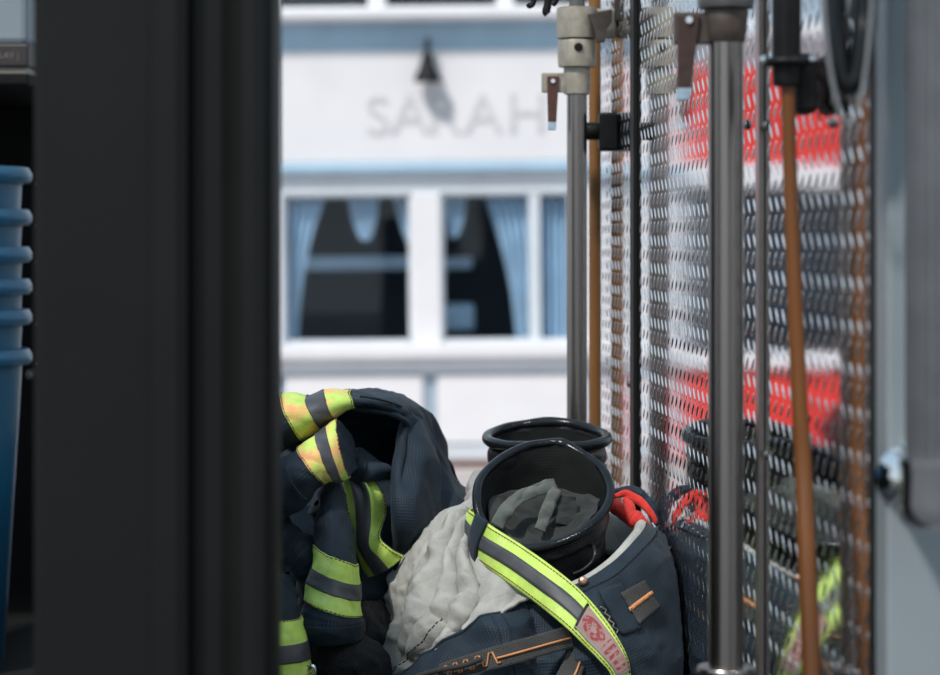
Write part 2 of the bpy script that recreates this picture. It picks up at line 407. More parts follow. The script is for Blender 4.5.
def tread_metal():
    m = mat('aluminium tread plate', (0.78, 0.79, 0.81), 0.06, 1.0, 0.06, 14, bump=0.035, bscale=45)
    n, l = m.node_tree.nodes, m.node_tree.links; b = n['Principled BSDF']
    tc = n.new('ShaderNodeTexCoord'); nz = n.new('ShaderNodeTexNoise'); nz.inputs['Scale'].default_value = 120; nz.inputs['Detail'].default_value = 4
    l.new(tc.outputs['Object'], nz.inputs['Vector'])
    r = n.new('ShaderNodeMapRange'); r.inputs['To Min'].default_value = 0.02; r.inputs['To Max'].default_value = 0.10; l.new(nz.outputs[0], r.inputs[0])
    l.new(r.outputs[0], b.inputs['Roughness'])
    return m
M['tread'] = tread_metal()
def patch_mat():
    """faded red print (a round mark above lines of lettering) on an off-white woven label"""
    m = bpy.data.materials.new('red and white woven label'); m.use_nodes = True
    n, l = m.node_tree.nodes, m.node_tree.links; b = n['Principled BSDF']; b.inputs['Roughness'].default_value = 0.8
    uv = n.new('ShaderNodeUVMap'); sep = n.new('ShaderNodeSeparateXYZ'); l.new(uv.outputs[0], sep.inputs[0])
    def mth(op, a, bb=None):
        x = n.new('ShaderNodeMath'); x.operation = op
        for i, q in enumerate((a, bb)):
            if q is None: continue
            if isinstance(q, (int, float)): x.inputs[i].default_value = q
            else: l.new(q, x.inputs[i])
        return x.outputs[0]
    u, v = sep.outputs['X'], sep.outputs['Y']          # both 0-1 over the label
    du = mth('MULTIPLY', mth('SUBTRACT', u, 0.24), 1.75); dv = mth('SUBTRACT', v, 0.5)
    rr = mth('SQRT', mth('ADD', mth('MULTIPLY', du, du), mth('MULTIPLY', dv, dv)))
    disc = mth('LESS_THAN', rr, 0.37); hole = mth('GREATER_THAN', rr, 0.10)
    mark = mth('MULTIPLY', disc, hole)
    ln = mth('GREATER_THAN', mth('SINE', mth('MULTIPLY', u, 2*PI*9)), -0.25)
    wid = mth('LESS_THAN', mth('ABSOLUTE', dv), 0.36); low = mth('GREATER_THAN', u, 0.48); up = mth('LESS_THAN', u, 0.93)
    lines = mth('MULTIPLY', mth('MULTIPLY', ln, wid), mth('MULTIPLY', low, up))
    both = mth('MAXIMUM', mark, lines)
    tc = n.new('ShaderNodeTexCoord'); nz = n.new('ShaderNodeTexNoise'); nz.inputs['Scale'].default_value = 190; nz.inputs['Detail'].default_value = 5; l.new(tc.outputs['Object'], nz.inputs['Vector'])
    wear = mth('GREATER_THAN', nz.outputs[0], 0.47)
    fac = mth('MULTIPLY', both, mth('ADD', mth('MULTIPLY', wear, 0.65), 0.25))
    mx = n.new('ShaderNodeMixRGB'); mx.inputs[1].default_value = (0.30, 0.21, 0.195, 1); mx.inputs[2].default_value = (0.25, 0.022, 0.028, 1)
    l.new(fac, mx.inputs[0]); l.new(mx.outputs[0], b.inputs['Base Color'])
    return m
M['patch'] = patch_mat()

# ================================================================== SETTING: street
box('floor', (-40, -20, -0.3), (40, 60, 0.0), M['asphalt'])
box('sidewalk', (-40, 14.2, 0.0), (40, 17.8, 0.02), M['pavement'], None, 0.005)['kind'] = 'structure'
tag(bpy.data.objects['floor'], None, None, None, 'structure')

# ------------------------------------------------------------------ the shop across the street
DB = 18.0; SB = DB/F
def bx(px): return (px-470)*SB
def bz(py): return CAMZ-(py-HY)*SB
B_ORG = (0.0, DB, 0.0); B_ROT = (0, -0.010, 0)
def fbox(name, x0, y0, x1, y1, front, depth, m, parent, bevel=0.0, label=None):
    """box on the facade: pixel rectangle, front = metres it stands proud of the wall plane"""
    return box(name, (bx(x0), DB-front, bz(y1)), (bx(x1), DB-front+depth, bz(y0)), m, parent, bevel, label)
shop = thing('shop_building', 'white shop building with a lettered sign band and wide curtained windows', 'building', B_ORG)
fbox('wall', 62, -230, 700, -8, 0.0, 0.3, M['white_paint'], shop)            # upper storey wall above the sill course
fbox('cornice', 62, 10, 700, 22, 0.30, 0.60, M['white_paint'], shop, 0.03)
fbox('frieze', 62, 22, 700, 50, 0.06, 0.36, M['frieze_shade_paint'], shop, label='frieze board in the blue of the cornice shade')
fbox('sign_band', 283, 50, 700, 163, 0.10, 0.40, M['white_paint'], shop, 0.02)
fbox('sign_moulding', 62, 163, 700, 172, 0.13, 0.43, M['frieze_shade_paint'], shop, 0.02)
fbox('header_rail', 62, 172, 700, 193, 0.04, 0.34, M['pale_paint'], shop, label='pale blue header rail')
fbox('corner_post', 276, 193, 286, 345, 0.06, 0.36, M['pale_paint'], shop)
fbox('mullion_post', 414, 193, 443, 345, 0.06, 0.36, M['white_paint'], shop, 0.01)
fbox('mullion_post', 574, 193, 603, 345, 0.06, 0.36, M['white_paint'], shop, 0.01)
fbox('window_sill', 62, 342, 700, 357, 0.16, 0.46, M['white_paint'], shop, 0.02)
fbox('sill_rail', 62, 357, 700, 372, 0.05, 0.35, M['pale_paint'], shop)
fbox('riser_backing', 62, 372, 700, 450, 0.0, 0.3, M['grey_paint'], shop, label='blue grey backing of the panels')
fbox('side_board', 62, 50, 281, 163, 0.08, 0.38, M['white_paint'], shop, 0.02)
fbox('corner_post', 62, 193, 116, 345, 0.06, 0.36, M['white_paint'], shop, label='white post at the party wall')
for a, b in ((70, 120), (134, 270), (286, 424), (438, 575), (589, 700)):
    fbox('riser_panel', a, 374, b, 443, 0.04, 0.06, M['white_paint'], shop, 0.012)
fbox('base_rail', 62, 445, 700, 462, 0.06, 0.36, M['pale_paint'], shop)
fbox('plinth', 62, 459, 700, 467, 0.12, 0.42, M['brown_plinth'], shop)
def window(x0, x1, y0, y1, parent, m_frame, name='window'):
    bm = bmesh.new(); fw = 3.2
    for (a, b, c, d) in ((x0, y0, x1, y0+fw), (x0, y1-fw, x1, y1), (x0, y0, x0+fw, y1), (x1-fw, y0, x1, y1)):
        add_box(bm, (bx(a), DB-0.02, bz(d)), (bx(c), DB+0.06, bz(b)))
    w = bm_obj(name, bm, m_frame, parent)
    box('pane', (bx(x0+fw), DB+0.015, bz(y1-fw)), (bx(x1-fw), DB+0.025, bz(y0+fw)), M['glass'], w)
    return w
def curtain(rows, parent, d=DB+0.14):
    P = cr(cr(np.array([[(bx(x), d, bz(y)) for x, y in r] for r in rows]), 24), 60, axis=1)
    t = np.linspace(0, 1, 60)[None, :]
    P[..., 1] += 0.05*np.sin(t*2*PI*5)
    return sheet('curtain', P, M['curtain'], parent, 0.006)
w0_ = window(116, 276, 193, 342, shop, M['pale_paint'])
w1 = window(286, 414, 193, 342, shop, M['pale_paint'])
curtain([[(284, 196), (300, 196), (326, 196)], [(284, 240), (296, 240), (312, 240)], [(284, 290), (292, 290), (302, 290)], [(284, 345), (290, 345), (297, 345)]], w1)
curtain([[(350, 196), (365, 196), (380, 196)], [(354, 218), (366, 218), (378, 218)], [(362, 238), (367, 240), (372, 238)]], w1)
curtain([[(396, 196), (406, 196), (416, 196)], [(402, 220), (410, 220), (416, 220)], [(408, 240), (412, 240), (416, 240)]], w1)
w2 = window(443, 574, 193, 342, shop, M['pale_paint'])
curtain([[(488, 196), (508, 196), (532, 196)], [(502, 240), (516, 240), (532, 240)], [(513, 290), (521, 290), (532, 290)], [(519, 345), (525, 345), (532, 345)]], w2)
curtain([[(446, 196), (457, 196), (468, 196)], [(447, 218), (456, 218), (466, 218)], [(450, 236), (455, 238), (460, 236)]], w2)
curtain([[(543, 196), (560, 196), (576, 196)], [(543, 270), (560, 270), (576, 270)], [(543, 345), (560, 345), (576, 345)]], w2)
fbox('glazing_bar', 531, 193, 542, 342, 0.03, 0.08, M['pale_paint'], w2)
w3 = window(603, 690, 193, 342, shop, M['pale_paint'])
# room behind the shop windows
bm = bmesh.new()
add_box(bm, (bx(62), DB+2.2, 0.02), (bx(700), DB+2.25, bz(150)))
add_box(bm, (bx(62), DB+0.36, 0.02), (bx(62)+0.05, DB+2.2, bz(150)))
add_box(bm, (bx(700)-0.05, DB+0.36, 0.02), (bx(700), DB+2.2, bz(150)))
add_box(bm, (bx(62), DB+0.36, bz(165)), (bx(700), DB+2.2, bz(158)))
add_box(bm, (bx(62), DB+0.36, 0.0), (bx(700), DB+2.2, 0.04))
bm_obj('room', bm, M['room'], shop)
fbox('counter', 300, 256, 414, 270, -0.9, 0.4, M['curtain'], shop)
fbox('counter', 446, 258, 474, 270, -0.9, 0.4, M['curtain'], shop)
fbox('parcel', 446, 306, 476, 334, -0.6, 0.3, M['curtain'], shop, 0.03)
fbox('figure_shadow', 484, 250, 512, 345, -0.8, 0.3, M['lamp'], shop, 0.08) if False else None
# upper storey windows: dark panes seen just below the top edge of the picture
for a, b in ((278, 376), (388, 504), (516, 632)):
    w = window(a, b, -130, 9, shop, M['white_paint'])
for a, b in ((376, 388), (504, 516)):
    fbox('upper_mullion', a, -130, b, 9, 0.05, 0.3, M['white_paint'], shop)
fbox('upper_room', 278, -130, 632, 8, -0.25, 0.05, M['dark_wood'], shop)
# lettering on the sign band
def font_to_mesh(o, name):
    me = bpy.data.meshes.new_from_object(o); m = o.data.materials[0]; bpy.data.objects.remove(o)
    o = bpy.data.objects.new(name, me); COL.objects.link(o)
    if not me.materials: me.materials.append(m)
    return o
def letter(ch, px, py_base, h_px, parent, m, depth, name='letter', ext=0.004, tilt=0.0):
    cu = bpy.data.curves.new(name, 'FONT'); cu.body = ch; cu.size = h_px*SB/0.69; cu.extrude = ext
    o = bpy.data.objects.new(name, cu); COL.objects.link(o); cu.materials.append(m)
    o = font_to_mesh(o, name); o.parent = parent; o.location = (bx(px), -depth, bz(py_base)); o.rotation_euler = (PI/2, tilt, 0)
    return o
for ch, x in zip('SARAH', (369, 394, 430, 467, 509)):
    letter(ch, x, 134, 40 if ch not in 'S' else 38, shop, M['letters'], 0.106)
# lamp above the sign
LX = 428
lamp = thing('sign_lamp', 'small black cone lamp above the sign letters on the white shop', 'lamp', (bx(LX), DB-0.10, bz(48)))
tube('arm', cr(np.array([(bx(LX), DB-0.10, bz(44)), (bx(LX), DB-0.18, bz(42)), (bx(LX), DB-0.21, bz(46)), (bx(LX), DB-0.22, bz(57))]), 16), 0.022, M['lamp'], lamp, 10)
lathe('shade', [(0.0, 0), (0.032, 0), (0.046, -0.04), (0.062, -0.11), (0.100, -0.19), (0.104, -0.22), (0.092, -0.22), (0.03, -0.09)], (bx(LX), DB-0.22, bz(55)), M['lamp'], lamp, 28)
shop.rotation_euler = B_ROT

# ------------------------------------------------------------------ red shop next door (seen mirrored in the tread plate)
red = thing('shop_building', 'red shop building mirrored as red bands in the tread plate', 'building', B_ORG)
fbox('wall', -320, -230, 60, 14, 0.0, 0.3, M['grey_paint'], red)
fbox('cornice', -320, 14, 60, 30, 0.25, 0.55, M['white_paint'], red, 0.03)
fbox('frieze', -320, 30, 60, 56, 0.05, 0.35, M['white_paint'], red)
fbox('sign_band', -320, 58, 60, 158, 0.10, 0.40, M['red_paint'], red, 0.02)
fbox('sign_moulding', -320, 158, 60, 182, 0.16, 0.46, M['white_paint'], red, 0.02)
for a, b in ((-300, -206), (-206, -104), (-104, -8), (-8, 54)):
    w = window(a, b, 184, 350, red, M['dark_wood'])
for a, b in ((-320, -300), (54, 60)):
    fbox('mullion_post', a, 182, b, 352, 0.05, 0.3, M['grey_paint'], red)
fbox('window_sill', -320, 350, 60, 366, 0.12, 0.42, M['white_paint'], red, 0.02)
fbox('riser_panel', -320, 366, 60, 458, 0.05, 0.35, M['red_paint'], red, 0.01)
fbox('plinth', -320, 458, 60, 467, 0.10, 0.4, M['brown_plinth'], red)
fbox('room', -320, 150, 60, 460, -0.9, 0.05, M['room'], red)
red.rotation_euler = B_ROT

# ================================================================== FIRE TRUCK (tread plate side, right)
W0, KX = 0.4845, -0.0684       # the plate runs slightly leftwards with distance
def plate_x(d): return W0+KX*d
def plate_d(px): return F*W0/(px-470.0-KX*F)
truck = thing('fire_truck', 'fire truck body with tread plate side and grey corner frame', 'fire truck', (0.3, 3.5, 0))
Z0, Z1 = PLAT, CAMZ+0.62
DE = plate_d(596.5)             # far end of the truck body
def tread_panel(d0, d1, yaw=0.0):
    """plate between two distances; yaw turns it slightly about its near edge"""
    ux = np.array((KX, 1.0, 0)); ux /= np.linalg.norm(ux)
    c, s = math.cos(yaw), math.sin(yaw); ux = np.array((ux[0]*c-ux[1]*s, ux[0]*s+ux[1]*c, 0))
    nx = np.array((-ux[1], ux[0], 0))                     # outward, towards the street side
    o = np.array((plate_x(d0), d0, 0)); L = d1-d0
    P = lambda a, h, z: o+ux*a+nx*h+np.array((0, 0, z))
    V = [P(a, h, z) for a in (0, L) for z in (Z0, Z1) for h in (0, -0.004)]
    Fc = [(0, 2, 6, 4), (1, 5, 7, 3), (0, 1, 3, 2), (4, 6, 7, 5), (0, 4, 5, 1), (2, 3, 7, 6)]
    plate = mesh('tread_panel', V, Fc, M['tread'], truck, False)
    pa, pz, n = 0.0335, 0.0193, 10                        # pitch along a row, row height
    ang = np.linspace(0, 2*PI, n, endpoint=False)
    sh = np.stack([np.sign(np.cos(ang))*np.abs(np.cos(ang))**0.9, np.sin(ang)*np.abs(np.sin(ang))**0.25], -1)
    prof = []
    for sc, h in ((1.0, 0.0), (0.74, 0.0006), (0.42, 0.00095)):
        prof.append(np.concatenate([sh*np.array((0.0120*(sc if sc == 1 else sc*1.05), 0.0029*sc)), np.full((n, 1), h)], 1))
    base = np.concatenate(prof+[np.array([[0, 0, 0.00105]])], 0)     # (along, across, height)
    fc = []
    for r in range(2):
        for k in range(n): fc.append((r*n+k, r*n+(k+1) % n, (r+1)*n+(k+1) % n, (r+1)*n+k))
    for k in range(n): fc.append((2*n+k, 2*n+(k+1) % n, 3*n, 3*n))
    ni, nj = int(L/pa), int((Z1-Z0)/pz)
    I, J = np.meshgrid(np.arange(ni), np.arange(nj), indexing='ij'); I = I.ravel(); J = J.ravel()
    ca = np.where(J % 2 == 0, 1.0, -1.0)*math.sqrt(.5); sa = math.sqrt(.5)      # one row leans one way, the next the other
    A = (I+0.35+0.3*(J % 2))*pa+(L-ni*pa)/2; Z = Z0+(J+0.5)*pz
    al = A[:, None]+base[:, 0]*sa-base[:, 1]*ca[:, None]
    zz = Z[:, None]+base[:, 0]*ca[:, None]+base[:, 1]*sa
    V = o+ux*al[..., None]+nx*base[:, 2][None, :, None]+np.array((0, 0, 1.0))*zz[..., None]
    nb = len(base); V = V.reshape(-1, 3)
    quads = np.array([f for f in fc[:2*n]]); tris = np.array([f[:3] for f in fc[2*n:]])
    off = (np.arange(len(I))*nb)[:, None, None]
    q = (quads[None]+off).reshape(-1, 4); t = (tris[None]+off).reshape(-1, 3)
    me = bpy.data.meshes.new('raised_treads'); me.vertices.add(len(V)); me.vertices.foreach_set('co', (V-ORIG[truck.name]).astype(np.float32).ravel())
    me.loops.add(q.size+t.size); me.loops.foreach_set('vertex_index', np.concatenate([q.ravel(), t.ravel()]).astype(np.int32))
    me.polygons.add(len(q)+len(t))
    ls = np.concatenate([np.arange(len(q))*4, q.size+np.arange(len(t))*3]).astype(np.int32)
    me.polygons.foreach_set('loop_start', ls); me.update(calc_edges=True); me.validate()
    me.polygons.foreach_set('use_smooth', np.ones(len(me.polygons), bool))
    ob = bpy.data.objects.new('raised_treads', me); COL.objects.link(ob); me.materials.append(M['tread'])
    ob.parent = plate; ob['kind'] = 'stuff'
    return plate
tread_panel(plate_d(874), plate_d(765.5))
tread_panel(plate_d(759), plate_d(638))
tread_panel(plate_d(633.5), DE, 0.012)
def strip(d0, d1, proud, m, name, label=None):
    return prism(name, [(plate_x(d)-h, d, Z0) for d, h in ((d0, 0.0), (d0, proud), (d1, proud), (d1, 0.0))], (0, 0, Z1-Z0), m, truck, label)
strip(plate_d(764.5), plate_d(761), 0.006, M['steel'], 'seam_strip', 'bright steel strip over the panel seam')
strip(plate_d(761), plate_d(758.5), 0.003, M['rubber'], 'seam_gasket')
strip(plate_d(637.5), plate_d(634), 0.006, M['rubber'], 'seam_gasket')
for px, py in ((747, 125), (767, 126), (833, 123), (630, 384), (605, 383), (768, 455)):
    d = plate_d(px)
    lathe('rivet', [(0.0, 0.004), (0.003, 0.0035), (0.0050, 0.0015), (0.0055, 0)], (plate_x(d)-0.001, d, at(0, py, d)[2]), M['dark_ring'], truck, 14, axis=(-1, 0, 0))
prism('body_shell', [(plate_x(2.06)+0.008, 2.06, 0.03), (plate_x(DE)+0.008, DE, 0.03), (1.5, DE, 0.03), (1.5, 2.06, 0.03)], (0, 0, Z1+0.02-0.03), M['truck_paint'], truck)
prism('tailboard', [(-0.34, 2.02, PLAT-0.05), (plate_x(2.02)-0.002, 2.02, PLAT-0.05), (plate_x(DE)-0.01, DE, PLAT-0.05), (-0.40, DE, PLAT-0.05)], (0, 0, 0.05), M['tail'], truck, bevel=0.004)
for y in (2.3, 3.1, 3.8): box('tailboard_bracket', (-0.20, y, 0.0), (plate_x(y)-0.004, y+0.06, PLAT-0.05), M['truck_paint'], truck)
FX = at(875, 0, 2.00)[0]
box('corner_frame', (FX, 1.945, 0.03), (0.95, 2.00, Z1+0.02), M['frame_grey'], truck, 0.004)
strip(2.0005, 2.015, 0.0035, M['rubber'], 'frame_gasket')
# fluted grab rail and its chrome bracket
RX, RD, RR = at(934, 0, 1.84)[0], 1.84, 0.0222
zt = at(0, 466, RD)[2]
V = []; n = 80
for z in (zt, CAMZ+0.6):
    for k in range(n):
        a = 2*PI*k/n; r = RR*(1-0.055*(0.5+0.5*math.cos(a*20))); V.append((RX+r*math.cos(a), RD+r*math.sin(a), z))
mesh('grab_rail', V, [(k, (k+1) % n, n+(k+1) % n, n+k) for k in range(n)]+[tuple(range(n))[::-1], tuple(range(n, 2*n))], M['rail'], truck, False)
brk = lathe('rail_bracket', [(0.0, -0.046), (0.014, -0.046), (0.024, -0.038), (0.0270, -0.026), (0.0258, 0.0), (0.0270, 0.003), (0.0270, 0.010), (0.0225, 0.010)], (RX, RD, zt-0.004), M['chrome_dark'], truck, 36, label='chrome cup bracket of the grab rail')
lathe('bracket_arm', [(0.015, 0), (0.016, 0.03), (0.020, 0.080), (0.028, 0.096)], (RX, RD+0.008, zt-0.020), M['chrome'], brk, 28, axis=(0, 1, 0))
lathe('bracket_flange', [(0.0, 0), (0.018, 0), (0.024, 0.004), (0.030, 0.007), (0.033, 0.010), (0.033, 0.014), (0.0, 0.014)], at(928, 478, 1.932), M['chrome'], brk, 36, axis=(0, 1, 0))
for py in (452, 506):
    lathe('bracket_bolt', [(0.0, -0.006), (0.004, -0.005), (0.0065, 0.0), (0.0065, 0.006)], at(902, py, 1.938), M['chrome'], brk, 6, axis=(0, 1, 0))

# ------------------------------------------------------------------ telescopic poles
def pole(px, d, r_px, label, profiles, base_py=None, top_r=None):
    """px/d = axis, profiles = list of (name, [(radius px, py)...], material)"""
    s = d/F; X = at(px, 0, d)[0]
    root = thing('telescopic_pole', label, 'pole', (X, d, PLAT))
    zb = PLAT+0.012 if base_py is None else at(0, base_py, d)[2]
    ztop = at(0, profiles[0][1][0][1], d)[2]
    lathe('tube', [(0, PLAT), (r_px*s, PLAT), (r_px*s, ztop+0.004), (0, ztop+0.004)], (X, d, 0), M['steel'], root, 48)
    for nm, prof, m in profiles:
        lathe(nm, [(r*s, at(0, py, d)[2]) for r, py in prof], (X, d, 0), m, root, 48)
    return root, X, s
def lever(root, X, d, s, bx0, bx1, by0, by1, lv, tip, mA, mL, px, front=0.0):
    """clamp arm (pixel box), tapered lever blade from lv[0] to lv[1] and its tip"""
    dd = d+front
    a = at(bx0, by1, dd); b = at(bx1, by0, dd)
    arm = box('clamp_arm', (a[0], d-0.007, a[2]), (b[0], d+0.007, b[2]), mA, root, 0.0015)
    (x0, y0, w0), (x1, y1, w1) = lv
    D = d-0.012
    pts = [at(x0-w0/2, y0, D), at(x0+w0/2, y0, D), at(x1+w1/2, y1, D), at(x1-w1/2, y1, D)]
    lvo = prism('lever', pts, (0, 0.010, 0), mL, root, bevel=0.001)
    (x2, y2, w2) = tip
    pts = [at(x1-w1/2*1.02, y1, D-0.0005), at(x1+w1/2*1.02, y1, D-0.0005), at(x2+w2/2, y2, D-0.0005), at(x2-w2/2, y2, D-0.0005)]
    prism('lever_tip', pts, (0, 0.011, 0), M['lever_tip'], lvo, bevel=0.001)
    lathe('pivot_pin', [(0, -0.003), (0.0035, -0.003), (0.004, 0.0), (0.004, 0.012)], at(x0, y0+5, D), M['chrome'], lvo, 14, axis=(0, 1, 0))
p1, X1, s1 = pole(577, 3.675, 10.2, 'steel telescopic pole with beige clamp collar farther along the tread plate', [
    ('lower_collar', [(10.3, 95), (13, 94), (13.5, 88), (13.5, 70), (13, 67)], M['cast']),
    ('clamp_ring', [(13, 68), (18.5, 67), (19.3, 62), (19.3, 43), (18.6, 40.5), (12, 40)], M['cast']),
    ('upper_collar', [(12, 39), (19.8, 38.5), (20.2, 35), (20.6, 12), (20, 8), (9, 7)], M['cast'])])
lathe('inner_tube', [(0.0, CAMZ+0.6), (0.0125, CAMZ+0.6), (0.0125, at(0, 10, 3.675)[2]), (0, at(0, 10, 3.675)[2])], (X1, 3.675, 0), M['dark_ring'], p1, 32)
lever(p1, X1, 3.675, s1, 541.5, 566, 73, 92.5, ((553, 76, 12), (552.3, 122, 8.2)), (552, 130, 7.6), M['cast'], M['lever'], 577)
lathe('set_screw', [(0, -0.003), (0.006, -0.003), (0.007, 0.0), (0.007, 0.02)], at(578.5, 47, 3.675-19.3*s1), M['rubber'], p1, 16, axis=(0, 1, 0))
arm2 = box('upper_arm', (at(594, 0, 3.675)[0], 3.67, at(0, 38, 3.675)[2]), (at(616, 0, 3.675)[0], 3.692, at(0, 9, 3.675)[2]), M['cast'], p1, 0.003)
pts = [at(588, 14, 3.64), at(612, 9, 3.64), at(612, 22, 3.64), at(606, 30, 3.64), at(605, 42, 3.64), at(597, 42, 3.64), at(594, 26, 3.64)]
prism('latch_hook', pts, (0, 0.012, 0), M['cast_brown'], p1, bevel=0.001)
box('rail_guide', (at(614.5, 0, 3.66)[0], 3.65, at(0, 21, 3.66)[2]), (at(622, 0, 3.66)[0], 3.664, at(0, -60, 3.66)[2]), M['cast_brown'], p1, 0.001)
# wall bracket to the plate
zb_ = at(0, 131, 3.675)[2]
tube('standoff_arm', [(X1+0.012, 3.677, zb_), (X1+0.042, 3.685, zb_)], 0.014, M['rubber'], p1, 16)
xe = at(622, 0, 3.655)[0]-0.006
box('standoff_block', (X1+0.034, 3.655, at(0, 151, 3.675)[2]), (xe, 3.70, at(0, 113, 3.675)[2]), M['rubber'], p1, 0.004)
for dz in (-0.018, 0.018): tube('standoff_bolt', [(xe-0.004, 3.68, zb_+dz), (plate_x(3.675), 3.68, zb_+dz)], 0.004, M['dark_ring'], p1, 10)
p2, X2, s2 = pole(726, 2.347, 17.8, 'thick brushed steel pole standing in front of the tread plate', [
    ('upper_collar', [(17.9, 43), (19, 42), (21, 30), (22, 12), (21.5, 10)], M['cast_brown']),
    ('top_ring', [(20, 10), (27.5, 8.5), (28.5, 4), (28.5, -6), (24, -12), (24, -60), (14, -66)], M['dark_ring'])])
lathe('inner_tube', [(0.0, CAMZ+0.6), (0.012, CAMZ+0.6), (0.011, at(0, -60, 2.347)[2]), (0, at(0, -60, 2.347)[2])], (X2, 2.347, 0), M['dark_ring'], p2, 32)
lever(p2, X2, 2.347, s2, 673.5, 712, 12.5, 44, ((689, 15, 22), (684.5, 88, 14)), (683.5, 100, 12.5), M['cast_brown'], M['lever_dark'], 726)
zf = at(0, 668, 2.347)[2]
lathe('base_flange', [(17.9*s2, zf+0.003), (28*s2, zf+0.002), (29.5*s2, zf), (29.5*s2, zf-0.004), (24*s2, zf-0.007), (22*s2, PLAT+0.01), (30*s2, PLAT+0.006), (30*s2, PLAT)], (X2, 2.347, 0), M['steel'], p2, 48)

# ------------------------------------------------------------------ wooden handles, clip, hose, cable
def path_px(pts, n=40): return cr(np.array([at(*p) for p in pts]), n)
h1 = thing('tool_handle', 'amber brown wooden handle hanging from a black socket before the tread plate', 'handle', at(812, 690, 2.13))
pts = path_px([(787.5, 80, 2.20), (790, 170, 2.20), (793.5, 260, 2.195), (797, 350, 2.19), (800.5, 420, 2.185), (803.5, 470, 2.18), (807, 560, 2.16), (812, 680, 2.14), (815, 760, 2.13), (817, 850, 2.12)])
tube('shaft', pts, np.linspace(7.0, 10.2, 40)*2.17/F, M['amber'], h1, 20)
lathe('socket', [(0.0, at(0, 88, 2.20)[2]), (0.0125, at(0, 86, 2.20)[2]), (0.0134, at(0, 83, 2.20)[2]), (0.0138, at(0, 60, 2.20)[2]), (0.0140, at(0, -30, 2.20)[2]), (0.0130, at(0, -200, 2.20)[2]), (0, at(0, -205, 2.20)[2])], (at(786.5, 0, 2.20)[0], 2.20, 0), M['rubber'], h1, 28, label='black rubber socket')
clip = thing('handle_clip', 'black rubber clip with bolts holding the amber handle to the plate', 'clip', (plate_x(2.2), 2.2, CAMZ+0.17))
cx0 = at(786, 0, 2.20)[0]
box('clip_block', (cx0+0.010, 2.205, at(0, 113, 2.2)[2]), (plate_x(2.25)-0.002, 2.25, at(0, 52, 2.2)[2]), M['rubber'], clip, 0.006)
zc = at(0, 62, 2.20)[2]
ring = [(cx0+0.0175*math.cos(a), 2.20+0.0175*math.sin(a), zc) for a in np.linspace(0.25, 2*PI-0.25, 30)]
V, Fc = tube_data(ring, 0.004, 10); mesh('clip_jaw', V, Fc, M['rubber'], clip)
for px, py, d in ((764, 60, 2.20), (812, 59, 2.19)):
    lathe('clip_bolt', [(0, -0.006), (0.003, -0.0055), (0.0045, -0.003), (0.0045, 0.004), (0.003, 0.004), (0.003, 0.012)], at(px, py, d), M['chrome'], clip, 16, axis=(0, 1, 0))
h2 = thing('tool_handle', 'thin golden brown wooden handle behind the pole with the beige collar', 'handle', atz(595, PLAT, 3.8))
tube('shaft', [atz(595.5, PLAT, 3.8), atz(595, 1.5, 3.8), atz(595, 1.8, 3.8), atz(594.5, CAMZ+0.55, 3.8)], 0.0098, M['amber_dim'], h2, 18)
lathe('end_cap', [(0.0112, 0), (0.0125, 0.002), (0.0125, 0.05), (0.009, 0.06), (0, 0.06)], atz(594.5, CAMZ+0.53, 3.8), M['rubber'], h2, 18)
hose = thing('hose_loop', 'black glossy rubber hose hanging in a narrow loop at the top edge', 'hose', at(849, 95, 1.89))
HP = path_px([(832, -260, 1.90), (832, -100, 1.90), (833, 0, 1.897), (836, 45, 1.89), (841, 76, 1.89), (850, 84, 1.89), (858, 72, 1.89), (863, 40, 1.89), (865, 0, 1.897), (866, -100, 1.90), (866, -260, 1.90)], 70)
tube('hose', HP, 0.0100, M['hose'], hose, 20)
for k in (8, 61): lathe('hose_ferrule', [(0.0102, -0.012), (0.012, -0.011), (0.012, 0.011), (0.0102, 0.012)], HP[k], M['chrome'], hose, 20)
cab = thing('cable_loop', 'thin grey cable hanging in a loop below the black hose', 'cable', at(848, 126, 1.865))
tube('cable', path_px([(822, -260, 1.865), (823, -60, 1.865), (825, 20, 1.865), (831, 72, 1.865), (839, 108, 1.865), (848, 124, 1.865), (856, 116, 1.865), (864, 82, 1.865), (870, 30, 1.865), (873, -40, 1.865), (874, -260, 1.865)], 70), 0.0018, M['cable'], cab, 10)
# dark straps end hanging into the picture at the top
strap = thing('hanging_strap', 'dark strap ends hanging at the top edge beside the beige collar', 'strap', at(542, 10, 3.5))
tube('strap_end', path_px([(536, -160, 3.5), (535, -30, 3.5), (534, 0, 3.5), (530, 6, 3.5), (528, 4, 3.5)], 24), 0.004, M['rubber'], strap, 10)
tube('strap_end', path_px([(548, -160, 3.5), (549, -30, 3.5), (548, 2, 3.5), (546, 11, 3.5), (548, 14, 3.5)], 24), 0.006, M['rubber'], strap, 10)
tube('strap_end', path_px([(556, -160, 3.5), (557, -30, 3.5), (556, -2, 3.5), (552, 5, 3.5)], 24), 0.005, M['rubber'], strap, 10)

# ================================================================== LOCKER, POST, BUCKETS, CASE (left)
lock = thing('equipment_locker', 'dark equipment locker with a broad black corner post', 'locker', (-0.75, 2.3, 0))
bm = bmesh.new()
add_box(bm, (-0.345, 2.0, 0.0), (-0.33, 2.85, 1.50))
add_box(bm, (-1.25, 2.0, 0.0), (-1.235, 2.85, CAMZ+0.30))
add_box(bm, (-1.235, 2.835, 0.0), (-0.50, 2.85, CAMZ+0.30))
bm_obj('carcass', bm, M['locker'], lock)
ZS = at(0, 669, 2.45)[2]; ZU = at(0, 74, 2.40)[2]
box('shelf', (-1.235, 2.05, ZS-0.02), (-0.36, 2.835, ZS), M['locker'], lock, 0.002)
box('shelf', (-1.235, 2.385, ZU-0.012), (-0.45, 2.835, ZU), M['locker'], lock, 0.002)
